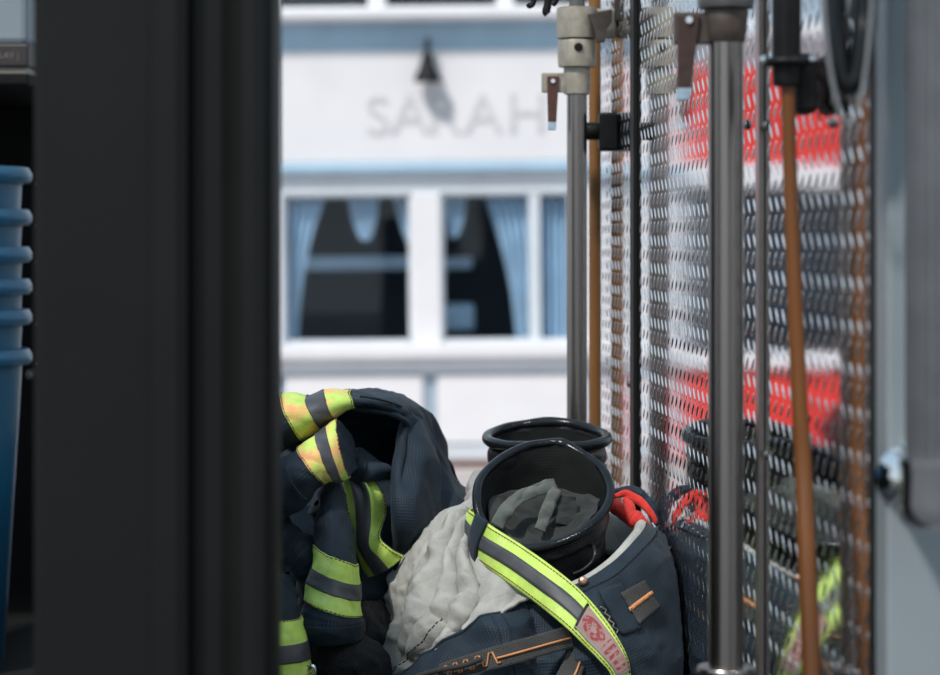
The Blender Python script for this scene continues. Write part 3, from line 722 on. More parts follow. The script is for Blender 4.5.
# the post: extruded section with two shallow ribs towards the street
PD = 1.90
sec = [(31, 0.02), (33, 0.004), (42, 0.0), (146, 0.0), (156, -0.007), (166, -0.012), (178, -0.013), (188, -0.008), (194, 0.004), (204, 0.008), (220, 0.008), (232, -0.004), (244, -0.013), (256, -0.017), (266, -0.015), (273, -0.006), (277, 0.008), (279, 0.024), (268, 0.10), (31, 0.10)]
prism('corner_post', [((px-470)*PD/F, PD+dy, 0.0) for px, dy in sec], (0, 0, CAMZ+0.30), M['black_post'], lock)
lathe('post_rivet', [(0, -0.003), (0.0018, -0.002), (0.0022, 0.001)], ((36-470)*1.92/F-0.004, 1.915, at(0, 374, 1.92)[2]), M['chrome'], lock, 10, axis=(-1, -0.6, 0))
# nested buckets
BR, BD = 0.109, 2.45
bc = np.array(((-78-470)*BD/F, BD, 0))
step = [0, 0.0415, 0.0735, 0.107, 0.146, 0.190]
def bucket_profile():
    H = 0.335; r0, r1 = BR-0.024, BR-0.004
    return [(0, 0.0), (r0-0.012, 0.0), (r0-0.003, 0.004), (r0, 0.014), (r1-0.002, H-0.018), (r1, H-0.016), (r1+0.006, H-0.016), (r1+0.0085, H-0.012), (r1+0.0085, H-0.006), (r1+0.005, H), (r1-0.001, H), (r1-0.004, H-0.004), (r1-0.006, H-0.03), (r0-0.003, 0.016), (r0-0.012, 0.006), (0, 0.006)]
names = ['lowest blue bucket standing on the locker shelf, its whole tapered side in view', 'second blue bucket from the bottom of the nested stack', 'third blue bucket from the bottom of the nested stack', 'fourth blue bucket from the bottom of the nested stack', 'second blue bucket from the top of the nested stack', 'topmost blue bucket of the nested stack in the locker']
b0 = thing('bucket', names[0], 'bucket', (bc[0], bc[1], ZS), 'blue buckets nested in the locker')
lathe('bucket_body', bucket_profile(), (bc[0], bc[1], ZS), M['blue'], b0, 64)
hz = ZS+0.318
V, Fc = tube_data([(bc[0]+(BR+0.008)*math.cos(a), bc[1]+(BR+0.008)*math.sin(a)*1.0, hz-0.015*abs(math.cos(a))**0.5*0-0.02*math.sin(a-PI/2)*0) for a in np.linspace(PI*0.05, PI*0.95, 24)], 0.0018, 8)
mesh('bail_handle', V, Fc, M['chrome'], b0)
for i in range(1, 6):
    c = copy_tree(b0); c.location = (bc[0], bc[1], ZS+step[i]); c['label'] = names[i]
# grey case with a dark lettered edge on the upper shelf
CD = 2.40
case = thing('instrument_case', 'light grey case with dark lettered edge on the upper locker shelf', 'case', ((-90-470)*CD/F, CD, ZU))
cx = lambda px: (px-470)*CD/F
cz = lambda py: at(0, py, CD)[2]
box('case_foot', (cx(-240), CD, ZU), (cx(27), CD+0.20, cz(67)), M['case_tan'], case, 0.001)
edge = box('case_edge', (cx(-242), CD-0.004, cz(67)), (cx(29), CD+0.20, cz(44)), M['case_dark'], case, 0.002)
box('case_lid', (cx(-240), CD, cz(44)), (cx(27), CD+0.20, cz(-30)), M['case_grey'], case, 0.006)
def small_text(body, px, py, h, parent):
    cu = bpy.data.curves.new('lettering', 'FONT'); cu.body = body; cu.size = h*CD/F/0.69; cu.extrude = 0.0002; cu.align_x = 'RIGHT'
    o = bpy.data.objects.new('lettering', cu); COL.objects.link(o); cu.materials.append(M['case_text'])
    o = font_to_mesh(o, 'lettering'); o.parent = parent; org = ORIG[parent.name]
    o.location = tuple(np.array((cx(px), CD-0.0044, cz(py)))-org); o.rotation_euler = (PI/2, 0, 0)
small_text('LAY |', 20, 58.5, 6.0, edge)

# ================================================================== GEAR: boots
G = 1.10                        # heap scaled about the camera: nominal distances and radii grow by this factor
def ag(px, py, d): return at(px, py, d*G)
def pix_g(rows): return np.array([[ag(*p) for p in r] for r in rows])
def surf_g(rows, nu, nv): return cr(cr(pix_g(rows), nu), nv, axis=1)
def path_g(pts, n=40): return cr(np.array([ag(*p) for p in pts]), n)
def flat_g(secs, nu, nv): return flat_tube([(a, b, d*G, r*G) for a, b, d, r in secs], nu, nv)
def ring_loft(rings, nu, nv, caps=True): return cr(cr(np.array(rings), nu), nv, True, axis=1)
def circ(cx_, cy_, z, rx, ry, n=16, ph=0.0): return [np.array((cx_+rx*math.cos(2*PI*k/n+ph), cy_+ry*math.sin(2*PI*k/n+ph), z)) for k in range(n)]
# front boot: slanted padded mouth towards the camera; 16 rim points, clockwise from the left
rim_px = [(477, 500, 2.800), (481, 479, 2.835), (498, 461, 2.870), (523, 448, 2.900), (545, 443.5, 2.915), (562, 444, 2.920), (583, 455, 2.905), (601, 468, 2.880), (609.5, 486, 2.850), (608, 503, 2.820), (597, 520, 2.790), (575, 536, 2.765), (547, 546, 2.752), (519, 548, 2.750), (496, 537, 2.762), (481, 519, 2.782)]
rim = np.array([ag(*p) for p in rim_px])
fb = thing('fire_boot', 'front black leather boot with slanted padded mouth showing grey wool inside', 'boot', (rim.mean(0)[0], 2.84*G, PLAT))
c_low = np.array((ag(545, 0, 2.85)[0], 2.85*G, 0))
low = lambda z, rx, ry, dx=0, dy=0: np.array([np.array((c_low[0]+dx-G*rx*math.cos(2*PI*k/16), c_low[1]+dy+G*ry*math.sin(2*PI*k/16), z)) for k in range(16)])
def below(ring, drop, f, tgt): return ring*(1-f)+tgt*f+np.array((0, 0, -drop))
r1 = rim.copy(); ctr = rim.mean(0)
Lz = ag(0, 600, 2.85)[2]
tg = low(0, 0.074, 0.078)
def mid(f, sc=1.0):
    z = rim[:, 2]*(1-f)+Lz*f
    xy = rim*(1-f)+tg*f
    q = xy.copy(); q[:, 2] = z
    c = q.mean(0); q[:, :2] = c[:2]+(q[:, :2]-c[:2])*sc
    return q
outer = [mid(0.0, 0.985), mid(0.10, 0.97), mid(0.22, 0.985), mid(0.30, 0.965), mid(0.6, 0.97), mid(1.0, 0.97)]
outer += [low(PLAT+0.11, 0.072, 0.078), low(PLAT+0.06, 0.066, 0.095, 0, -0.01), low(PLAT+0.02, 0.062, 0.11, 0, -0.03)]
P = ring_loft(outer, 90, 96)
P = wrinkle(P, 0.0022, 22, (1, 1, 1.8), True, True, 3.0, 0.0003)
shaft = sheet('shaft', P, M['leather'], fb, 0.003, True)
inner = [mid(0.0, 0.955), mid(0.10, 0.93), mid(0.35, 0.91), mid(0.8, 0.90), low(PLAT+0.12, 0.064, 0.07)]
P = ring_loft(inner, 60, 72); P = wrinkle(P, 0.002, 18, (1, 1, 1), True, True, 8.0)
sheet('inner_lining', P, M['boot_lining'], fb, 0.0015, True, label='dark cloth lining inside the boot mouth')
bead = cr(rim, 160, True)
t = np.arange(160)/160.0
dist = np.minimum(np.abs(t-5/16.0), 1-np.abs(t-5/16.0))
rad = 0.0064*(1+0.05*np.sin(t*2*PI*7))+0.0014*np.exp(-(dist/0.012)**2)
bd = mesh('rim_bead', *tube_data(bead, rad, 18, True), M['leather_rim'], fb)
stitches('rim_stitching', [cr(mid(0.13, 0.972+0.012), 200, True)+np.array((0, -0.0015, 0))], M['thread_dark'], fb)
# lower welt line and a pull strap on the near side
pl = np.array([ag(592, 545, 2.785), ag(595, 553, 2.775), ag(592, 562, 2.772), ag(583, 570, 2.772), ag(574, 574, 2.775)])
tube('pull_loop', cr(pl, 24), 0.003, M['leather'], fb, 10)
sole = [low(PLAT+0.022, 0.064, 0.112, 0, -0.03), low(PLAT+0.002, 0.064, 0.112, 0, -0.03)]
mesh('sole', np.concatenate([sole[0], sole[1]]), [(k, (k+1) % 16, 16+(k+1) % 16, 16+k) for k in range(16)]+[tuple(range(16))[::-1], tuple(range(16, 32))], M['rubber'], fb, False)
# grey wool and ribbed lining bundled in the mouth
rows = [[(488, 500, 2.85), (515, 492, 2.885), (545, 490, 2.895), (575, 492, 2.89), (600, 500, 2.85)],
        [(487, 515, 2.82), (512, 508, 2.86), (545, 505, 2.87), (575, 508, 2.865), (598, 512, 2.83)],
        [(495, 532, 2.79), (515, 527, 2.83), (545, 527, 2.84), (570, 525, 2.83), (592, 522, 2.80)],
        [(505, 552, 2.785), (520, 552, 2.80), (545, 555, 2.81), (570, 548, 2.80), (585, 540, 2.79)]]
P = wrinkle(surf_g(rows, 50, 60), 0.0045, 26, (1, 1, 1), True, False, 4.0)
sheet('ribbed_sock', P, M['grey_rib'], fb, 0.003, label='grey ribbed sock cloth bundled in the boot')
def wool_strip(name, pts, w, m, th=0.003):
    C = cr(np.array([ag(*p) for p in pts]), 36); T = np.gradient(C, axis=0); T /= np.linalg.norm(T, axis=1, keepdims=True)
    S = np.cross(T, np.array((0.25, -1.0, 0.25))); S /= np.linalg.norm(S, axis=1, keepdims=True)
    w = np.interp(np.linspace(0, 1, 36), np.linspace(0, 1, len(w)), w)*2.82*G/F
    k = np.linspace(-1, 1, 14)
    P = C[:, None]+S[:, None]*(k[None, :, None]*w[:, None, None]/2)
    P = P+np.array((0, -1, 0.3))*(0.0025*(1-k**2))[None, :, None]
    P = wrinkle(P, 0.0022, 55, seed=2.0)
    return sheet(name, P, m, fb, th)
wool_strip('wool_loop', [(497, 526, 2.79), (505, 512, 2.80), (517, 499, 2.815), (535, 490, 2.83), (556, 484, 2.85)], [14, 15, 13, 12, 13], M['wool'])
wool_strip('wool_loop', [(556, 489, 2.845), (550, 503, 2.83), (545, 516, 2.82), (540, 530, 2.81)], [10, 13, 13, 12], M['wool'])
wool_strip('sock_fold', [(566, 496, 2.85), (567, 510, 2.84), (566, 525, 2.83)], [20, 22, 22], M['grey_rib'])
# rear boot: nearly level mouth
rp = []
RBX, RBD = 547, 3.05*G
for k in range(16):
    a = 2*PI*k/16
    px = RBX-59.5*math.cos(a); dd = RBD+0.088*math.sin(a)
    py = 437.0-12.0*math.sin(a)+(1.5*math.cos(2*a))+(-1.0 if k in (4, 5) else 0)
    rp.append(at(RBX+(px-RBX)*RBD/dd*(1+0.02*math.sin(a)), py, dd))
rim2 = np.array(rp)
rb = thing('fire_boot', 'rear black leather boot with level padded mouth behind the front boot', 'boot', (at(RBX, 0, RBD)[0], RBD, PLAT))
c2 = np.array((at(RBX, 0, RBD)[0], RBD))
def ring2(dz, sc):
    q = rim2.copy(); q[:, :2] = c2+(q[:, :2]-c2)*sc; q[:, 2] += dz; return q
def low2(z, rx, ry, dy=0): return np.array([np.array((c2[0]-G*rx*math.cos(2*PI*k/16), c2[1]+dy+G*ry*math.sin(2*PI*k/16), z)) for k in range(16)])
P = ring_loft([ring2(0, 0.985), ring2(-0.010, 0.955), ring2(-0.019, 0.99), ring2(-0.030, 0.985), ring2(-0.036, 0.955), ring2(-0.06, 0.965), low2(PLAT+0.26, 0.077, 0.077), low2(PLAT+0.12, 0.072, 0.076), low2(PLAT+0.06, 0.066, 0.10, -0.015), low2(PLAT+0.02, 0.062, 0.115, -0.03)], 110, 96)
P = wrinkle(P, 0.0013, 18, (1, 1, 1.5), True, True, 6.0)
sheet('shaft', P, M['leather'], rb, 0.003, True)
P = ring_loft([ring2(0, 0.95), ring2(-0.03, 0.92), ring2(-0.1, 0.90), low2(PLAT+0.15, 0.066, 0.066)], 40, 72)
sheet('inner_lining', P, M['boot_lining'], rb, 0.0015, True)
bead2 = cr(rim2, 160, True); t = np.arange(160)/160.0
mesh('rim_bead', *tube_data(bead2, 0.0078*(1+0.05*np.sin(t*2*PI*9)+0.05*np.sin(t*2*PI*4+1)), 18, True), M['leather_rim'], rb)
stitches('rim_stitching', [cr(ring2(-0.0135, 0.972), 200, True)], M['thread_tan'], rb, 0.0005)
sl = [low2(PLAT+0.022, 0.064, 0.117, -0.03), low2(PLAT+0.002, 0.064, 0.117, -0.03)]
mesh('sole', np.concatenate(sl), [(k, (k+1) % 16, 16+(k+1) % 16, 16+k) for k in range(16)]+[tuple(range(16))[::-1], tuple(range(16, 32))], M['rubber'], rb, False)

# ================================================================== GEAR: trousers pushed down around the front boot
pants = thing('bunker_trousers', 'navy firefighter trousers pushed down around the front boot, grey lining spilling out', 'trousers', (ag(560, 0, 2.8)[0], 2.8, PLAT))
zf = lambda d: HY+(CAMZ-PLAT-0.004)*F/(d*G)        # pixel row of the tailboard at distance d
w0 = [(500, 592, 2.725), (545, 594, 2.700), (580, 584, 2.700), (612, 564, 2.720), (634, 542, 2.770), (645, 527, 2.840), (640, 519, 2.930), (602, 516, 2.975), (545, 520, 2.985), (495, 528, 2.960), (474, 552, 2.870), (478, 580, 2.775)]
w1_ = [(498, 604, 2.705), (545, 607, 2.680), (584, 597, 2.680), (619, 576, 2.700), (645, 552, 2.755), (656, 536, 2.845), (648, 530, 2.945), (602, 528, 2.995), (540, 534, 3.005), (488, 542, 2.975), (464, 566, 2.870), (470, 592, 2.765)]
w2_ = [(490, 626, 2.690), (545, 628, 2.662), (590, 619, 2.662), (630, 600, 2.690), (660, 572, 2.750), (669, 556, 2.850), (660, 550, 2.960), (605, 552, 3.015), (535, 556, 3.025), (478, 565, 2.985), (452, 590, 2.870), (462, 615, 2.750)]
w3_ = [(480, 668, 2.665), (545, 672, 2.640), (598, 664, 2.640), (642, 645, 2.670), (673, 612, 2.745), (679, 596, 2.855), (668, 588, 2.965), (608, 592, 3.03), (532, 596, 3.04), (470, 600, 2.99), (444, 626, 2.87), (452, 652, 2.735)]
w4_ = [(475, 712, 2.655), (545, 716, 2.625), (602, 708, 2.628), (650, 690, 2.665), (680, 652, 2.745), (684, 634, 2.86), (672, 626, 2.97), (610, 630, 3.035), (530, 634, 3.045), (465, 640, 2.995), (438, 662, 2.87), (448, 690, 2.725)]
w5_ = [(p[0], zf(p[2]), p[2]) for p in w4_]
Pp = cr(cr(pix_g([w0, w1_, w2_, w3_, w4_, w5_]), 110), 150, True, axis=1)
def clear(P, gap=0.006):
    P[..., 0] = np.minimum(P[..., 0], W0+KX*P[..., 1]-gap); return P
Pw = wrinkle(Pp, 0.009, 13, (1, 1, 1.0), True, True, 1.0, 0.0003)
fade = np.clip((np.linspace(0, 1, 110)-0.10)/0.25, 0, 1)[:, None, None]
Pw = clear(Pp*(1-fade)+Pw*fade)
sheet('shell', Pw, M['navy'], pants, 0.003, True)
sg = 1
Nn = normals(Pw, True)
if np.mean((Nn*(Pw-Pw.mean((0, 1)))).sum(-1)) < 0: sg = -1
wb, Q = bands(Pw, 0.0, 0.17, 0.0022, 'waistband', M['navy_band'], pants, sgn=sg)
stitches('waist_stitching', [Q[-2]+Nn[Q.shape[0]-2][list(range(150))+[0]]*sg*0.001], M['thread_dark'], wb, 0.0006)
# pale inside of the waistband
in_w0 = cr(pix_g([w0])[0], 150, True); cc = in_w0.mean(0)
inn = np.array([in_w0+np.array((0, 0, 0.001)), cc+(in_w0-cc)*np.array((0.94, 0.94, 1))+np.array((0, 0, 0.0045)), cc+(in_w0-cc)*np.array((0.87, 0.87, 1))+np.array((0, 0, -0.006)), cc+(in_w0-cc)*np.array((0.82, 0.82, 1))+np.array((0, 0, -0.05))])
sheet('waist_lining', cr(inn, 16), M['liner'], pants, 0.003, True, label='pale quilted inside edge of the waist')
# snap, pocket flap, webbing tabs (lying on the shell)
def on_shell(px, py, lift=0.004):
    """nearest visible shell point along the sight line of a pixel, lifted off the cloth"""
    d = Pw[..., 1]; X = 470+Pw[..., 0]*F/d; Y = HY-(Pw[..., 2]-CAMZ)*F/d
    e = (X-px)**2+(Y-py)**2+np.where(d > 2.86*G, 1e6, 0)
    k = np.unravel_index(np.argmin(e), e.shape); n_ = Nn[k]*sg
    return at(px, py, Pw[k][1])+np.array((0, -lift, 0)), n_
def patch_on(name, quad, m, lift, nu=14, nv=14, th=0.0015, parent=None):
    q = np.array(quad, float); P = np.zeros((nu, nv, 3))
    for i in range(nu):
        for j in range(nv):
            a, b = i/(nu-1), j/(nv-1)
            p = (q[0]*(1-a)+q[3]*a)*(1-b)+(q[1]*(1-a)+q[2]*a)*b
            P[i, j] = on_shell(p[0], p[1], lift)[0]
    for _ in range(3):      # relax
        P[1:-1, 1:-1] = (P[:-2, 1:-1]+P[2:, 1:-1]+P[1:-1, :-2]+P[1:-1, 2:])/4
    return sheet(name, P, m, parent or pants, th), P
c_, n_ = on_shell(583, 581+4, 0.003)
sn = lathe('snap_button', [(0.0, 0.0035), (0.003, 0.0034), (0.0052, 0.0026), (0.0062, 0.001), (0.0062, -0.003)], at(583, 581, c_[1]-0.004), M['brass'], pants, 24, axis=(-0.1, -0.95, 0.3), label='copper coloured snap button')
fl, _ = patch_on('pocket_flap', [(598, 590), (620, 582), (642, 628), (622, 634)], M['navy_band'], 0.006, th=0.003)
wt, _ = patch_on('webbing_tab', [(620, 592), (644, 579), (660, 606), (639, 623)], M['webbing'], 0.0095, th=0.002)
o_, P_ = patch_on('tab_stripe', [(628, 606), (651, 589), (653, 592), (630, 610)], M['thread_tan'], 0.0115, 3, 14, 0.0012, wt)
zz = []
for k in range(9):
    zz.append(on_shell(602+k*2.0+(1.6 if k % 2 else -1.6), 606+k*3.3, 0.006)[0])
zg = tube('zip_end', np.array(zz), 0.0011, M['case_tan'], pants, 6)
# grey quilted lining spilling out to the left
rows = [[(480, 500, 2.99), (476, 503, 2.93), (477, 505, 2.90), (479, 508, 2.88), (482, 513, 2.86)],
        [(458, 520, 2.99), (448, 514, 2.91), (456, 517, 2.85), (467, 526, 2.81), (479, 542, 2.80)],
        [(440, 540, 3.00), (423, 532, 2.91), (438, 537, 2.82), (460, 550, 2.775), (496, 566, 2.745)],
        [(420, 566, 3.01), (403, 560, 2.92), (426, 565, 2.80), (462, 577, 2.725), (534, 590, 2.695)],
        [(406, 596, 3.02), (390, 590, 2.93), (414, 597, 2.79), (455, 607, 2.695), (518, 608, 2.665)],
        [(398, 626, 3.02), (382, 620, 2.94), (403, 629, 2.79), (436, 637, 2.70), (476, 634, 2.655)],
        [(396, 652, 3.02), (380, 648, 2.94), (396, 655, 2.80), (417, 660, 2.735), (437, 657, 2.665)],
        [(398, 684, 3.02), (382, 680, 2.95), (390, 684, 2.81), (400, 686, 2.755), (411, 681, 2.675)],
        [(400, zf(3.02), 3.02), (386, zf(2.95), 2.95), (392, zf(2.83), 2.83), (398, zf(2.78), 2.78), (402, zf(2.73), 2.73)]]
P = surf_g(rows, 220, 170)
U = np.linspace(0, 1, 220)[:, None]; Vv = np.linspace(0, 1, 170)[None, :]
N = normals(P)
if np.mean(N[..., 1]) > 0: N = -N
q = np.stack(np.broadcast_arrays(Vv*7.5+1.1*np.sin(2.6*U+0.6)*Vv, U*1.6, 0*U+0.37), -1)
fold = np.abs(vnoise(q, 1.0))**0.8                      # soft rolls between sharp creases, running down from the strap
q2 = np.stack(np.broadcast_arrays(Vv*3.0-U*7.0, Vv*2.2+U*2.0, 0*U+4.1), -1)
cross = np.abs(vnoise(q2, 1.0))
dsp = (0.040*(fold-0.38)+0.022*(cross-0.4)*np.clip((Vv-0.35)*3, 0, 1))*np.clip((1-Vv)*6, 0.15, 1)*np.sin(PI*np.clip(U*0.9+0.08, 0, 1))**0.5*np.clip(Vv*4, 0, 1)
dsp = dsp*0.85+0.0055*ridged(P*np.array((1, 1, 1.3)), 24)+0.0030*ridged(P+3.3, 52)+0.0010*vnoise(P, 110)
P = P+N*dsp[..., None]
ln = sheet('lining', P, M['liner'], pants, 0.004, label='pale grey quilted lining turned outwards')
js = [78, 79, 80]
stitches('lining_stitching', [(P+N*0.003)[120:205, 120]], M['thread_dark'], ln, 0.0008, 0.005, 0.002)
rows = [[(464, 492, 3.04), (470, 480, 3.03), (478, 471, 3.05), (490, 470, 3.08), (496, 474, 3.12)],
        [(462, 506, 3.00), (470, 496, 2.975), (480, 486, 2.98), (492, 484, 3.01), (500, 486, 3.08)],
        [(462, 530, 2.98), (470, 520, 2.955), (482, 515, 2.96), (494, 510, 2.98), (502, 510, 3.02)],
        [(462, 600, 2.99), (472, 600, 2.965), (484, 600, 2.97), (494, 600, 2.98), (502, 600, 3.02)]]
sheet('lining_corner', wrinkle(surf_g(rows, 50, 50), 0.006, 22, seed=2.2, sgn=-1), M['liner'], pants, 0.004, label='pale lining corner bunched beside the rear boot')
# folded leg with blue navy cloth beneath the lining
rows = [[(388, 686, 2.74), (424, 664, 2.715), (460, 641, 2.70), (496, 619, 2.70), (536, 600, 2.735), (570, 598, 2.73)],
        [(386, 690, 2.705), (424, 664, 2.675), (462, 640, 2.66), (500, 617, 2.655), (540, 606, 2.715), (575, 610, 2.71)],
        [(390, 704, 2.665), (430, 686, 2.640), (470, 664, 2.63), (508, 640, 2.628), (546, 628, 2.69), (580, 634, 2.685)],
        [(396, 730, 2.650), (436, 712, 2.615), (476, 692, 2.60), (514, 672, 2.595), (552, 660, 2.65), (586, 664, 2.65)],
        [(402, zf(2.66), 2.66), (440, zf(2.62), 2.62), (480, zf(2.595), 2.595), (520, zf(2.585), 2.585), (556, zf(2.63), 2.63), (590, zf(2.64), 2.64)]]
Pl = surf_g(rows, 70, 110); Nl = normals(Pl)
if np.mean(Nl[..., 1]) > 0: Nl = -Nl
Pl = Pl+Nl*(0.008*ridged(Pl*np.array((1.2, 1, 0.8)), 13)+0.0025*ridged(Pl, 34)+0.001*vnoise(Pl, 70))[..., None]
leg = sheet('folded_leg', Pl, M['navy'], pants, 0.003)
ledge = (Pl+Nl*0.002)[16]
for c_ in (62, 66): tube('leg_seam', (Pl+Nl*0.0022)[17:60, c_], 0.0011, M['navy_band'], leg, 6)
tube('hem_piping', ledge, 0.0022, M['navy_band'], leg, 8)
def ribbon(name, up, lo, m, parent, n=40, k=10, th=0.0018, bulge=0.0, label=None):
    A = cr(np.array([ag(*p) for p in up]), n); B = cr(np.array([ag(*p) for p in lo]), n)
    t = np.linspace(0, 1, k)[None, :, None]
    P = A[:, None]*(1-t)+B[:, None]*t
    P = P+np.array((0, -1, 0.2))*bulge*(4*t*(1-t))
    return sheet(name, P, m, parent, th, label=label), P
wbb, Pb = ribbon('webbing_strap', [(440, 664, 2.60), (470, 654, 2.592), (510, 642, 2.588), (550, 631, 2.615), (566, 626, 2.645)], [(436, 682, 2.598), (472, 674, 2.588), (514, 664, 2.580), (556, 652, 2.610), (574, 648, 2.64)], M['webbing'], pants, 50, 10, 0.002)
N_b = np.array((0, -0.003, 0.0006))
tube('strap_stripe', (Pb[20:, 5]+N_b), 0.0013, M['thread_tan'], wbb, 8)
zig = np.array([Pb[2+i, 2+(5 if (i//2) % 2 else 0)]+N_b for i in range(0, 20)])
tube('zigzag_stitch', zig, 0.0010, M['thread_tan'], wbb, 6)
tube('strap_hem', cr(np.array([ag(*p) for p in ((418, 676, 2.61), (440, 670, 2.59), (462, 666, 2.582), (482, 659, 2.578))]), 20), 0.0034, M['webbing'], pants, 10)
wb2, Pb2 = ribbon('webbing_strap', [(568, 650, 2.635), (562, 664, 2.62), (552, 684, 2.615), (545, 700, 2.61)], [(586, 662, 2.635), (582, 674, 2.62), (574, 690, 2.59), (568, 706, 2.59)], M['webbing'], pants, 24, 8, 0.002)
tube('strap_stripe', Pb2[:, 5]+N_b, 0.0012, M['thread_tan'], wb2, 8)
# braces strap with lime and silver tape
UP = [(474, 506, 2.865), (470, 510, 2.832), (478, 515, 2.775), (492, 526, 2.735), (520, 544, 2.705), (550, 565, 2.668), (580, 590, 2.645), (603, 616, 2.622), (620, 642, 2.608), (629, 665, 2.604), (631, 700, 2.61)]
LO = [(467, 530, 2.860), (464.5, 536, 2.825), (472, 556, 2.785), (481, 563, 2.742), (505, 580, 2.692), (535, 602, 2.655), (562, 624, 2.622), (583, 644, 2.612), (600, 661, 2.598), (612, 677, 2.596), (618, 712, 2.605)]
def strap_sub(name, a, b, c, d, m, parent, lift, label=None, uv01=False, th=0.0016):
    """piece of the strap: along a..b, across c..d (0-1)"""
    n = max(8, int(120*(b-a))); k = max(4, int(16*(d-c)))
    A = cr(np.array([ag(*p) for p in UP]), 400); B = cr(np.array([ag(*p) for p in LO]), 400)
    s = np.linspace(a, b, n)*399; i0 = np.floor(s).astype(int).clip(0, 398); f = (s-i0)[:, None]
    A = A[i0]*(1-f)+A[i0+1]*f; B = B[i0]*(1-f)+B[i0+1]*f
    t = np.linspace(c, d, k)[None, :, None]
    P = A[:, None]*(1-t)+B[:, None]*t
    N = normals(P); N = np.where(N[..., 1:2] > 0, -N, N)
    P = P+N*(lift+0.004*4*t*(1-t)+0.0010*vnoise(P, 45)[..., None])
    o = sheet(name, P, m, parent, th, label=label)
    if uv01:
        uu, vv = np.meshgrid(np.linspace(0, 1, n), np.linspace(0, 1, k), indexing='ij')
        uv = np.stack([uu, vv], -1).reshape(-1, 2); me = o.data
        li = np.zeros(len(me.loops), int); me.loops.foreach_get('vertex_index', li)
        me.uv_layers[0].data.foreach_set('uv', uv[li].astype(np.float32).ravel())
    return o, P, N
br, PB, NB = strap_sub('brace_strap', 0.0, 1.0, 0.0, 1.0, M['lime'], pants, 0.0, 'lime yellow brace strap')
strap_sub('silver_stripe', 0.02, 0.645, 0.31, 0.68, M['silver'], br, 0.0016, 'dull silver stripe')
o_, PK, _ = strap_sub('keeper_loop', 0.205, 0.285, -0.05, 1.04, M['navy_band'], br, 0.0040, 'navy cloth keeper', th=0.003)
o_, PL, NL = strap_sub('woven_label', 0.645, 0.905, 0.16, 0.84, M['patch'], br, 0.0022, 'faded red and white woven label', True)
stitches('strap_stitching', [PB[5:112, 1]+NB[5:112, 1]*0.0016, PB[5:112, -2]+NB[5:112, -2]*0.0016], M['thread_red'], br, 0.0007, 0.004, 0.0015)
for nm, (a, b, c, d) in (('label_edge', (0.640, 0.648, 0.12, 0.88)), ('label_edge', (0.64, 0.91, 0.80, 0.86)), ('label_edge', (0.902, 0.91, 0.12, 0.88))):
    strap_sub(nm, a, b, c, d, M['case_tan'] if a > 0.7 or d < 0.87 else M['rubber'], br, 0.0030, th=0.001)

# ------------------------------------------------------------------ red cloth and metal hook tucked by the boot
redc = thing('red_strap', 'crumpled red cloth straps tucked behind the front boot by the tread plate', 'strap', ag(632, 540, 2.90))
def lobe(name, pts, rr, m, parent, n=40, seg=18, amp=0.0018, seed=0.0, flat=1.0):
    C = cr(np.array([ag(*p) for p in pts]), n); r = np.interp(np.linspace(0, 1, n), np.linspace(0, 1, len(rr)), rr)*2.88*G/F
    V, _ = tube_data(C, r, seg, False, False); P = np.array(V).reshape(n, seg, 3)
    P = cap_tube(P, (0.7, 0.25), 0.004)
    P = wrinkle(P, amp, 45, closed_v=True, seed=seed)
    return sheet(name, P, m, parent, 0.0, True)
lobe('red_loop', [(612, 505, 2.90), (622, 511, 2.885), (636, 520, 2.875), (652, 530, 2.88)], [8, 9.5, 9, 4], M['red_cloth'], redc, seed=1)
lobe('red_loop', [(614, 496, 2.93), (626, 494, 2.93), (640, 502, 2.92), (650, 512, 2.91), (655, 522, 2.905)], [4, 5, 6, 5, 3], M['red_cloth'], redc, seed=2)
lobe('red_loop', [(626, 500, 2.92), (631, 507, 2.90), (634, 514, 2.89)], [4, 4.5, 4], M['red_cloth'], redc, seed=3)
lobe('black_cover', [(612, 492, 2.955), (628, 490, 2.965), (642, 496, 2.96), (652, 508, 2.955), (656, 524, 2.95)], [4, 5, 6, 6, 5], M['navy'], redc, seed=4)
hook = thing('metal_hook', 'small wire snap hook hanging beside the red cloth', 'hook', ag(652, 560, 2.86))
tube('wire_gate', path_g([(641, 535, 2.865), (646, 541, 2.85), (650, 549, 2.845), (653, 558, 2.84), (661, 565, 2.84), (663, 560, 2.845), (657, 549, 2.85), (651, 541, 2.855), (648, 536, 2.865)], 44), 0.0022, M['chrome'], hook, 8)
tube('wire_hook', path_g([(652, 523, 2.875), (658, 532, 2.87), (664, 541, 2.868), (671, 552, 2.868), (675, 556, 2.87)], 30), 0.0019, M['chrome'], hook, 8)
tube('ring', path_g([(640, 537, 2.862), (646, 533, 2.862), (654, 533, 2.865), (660, 536, 2.87)], 24), 0.0018, M['chrome'], hook, 8)

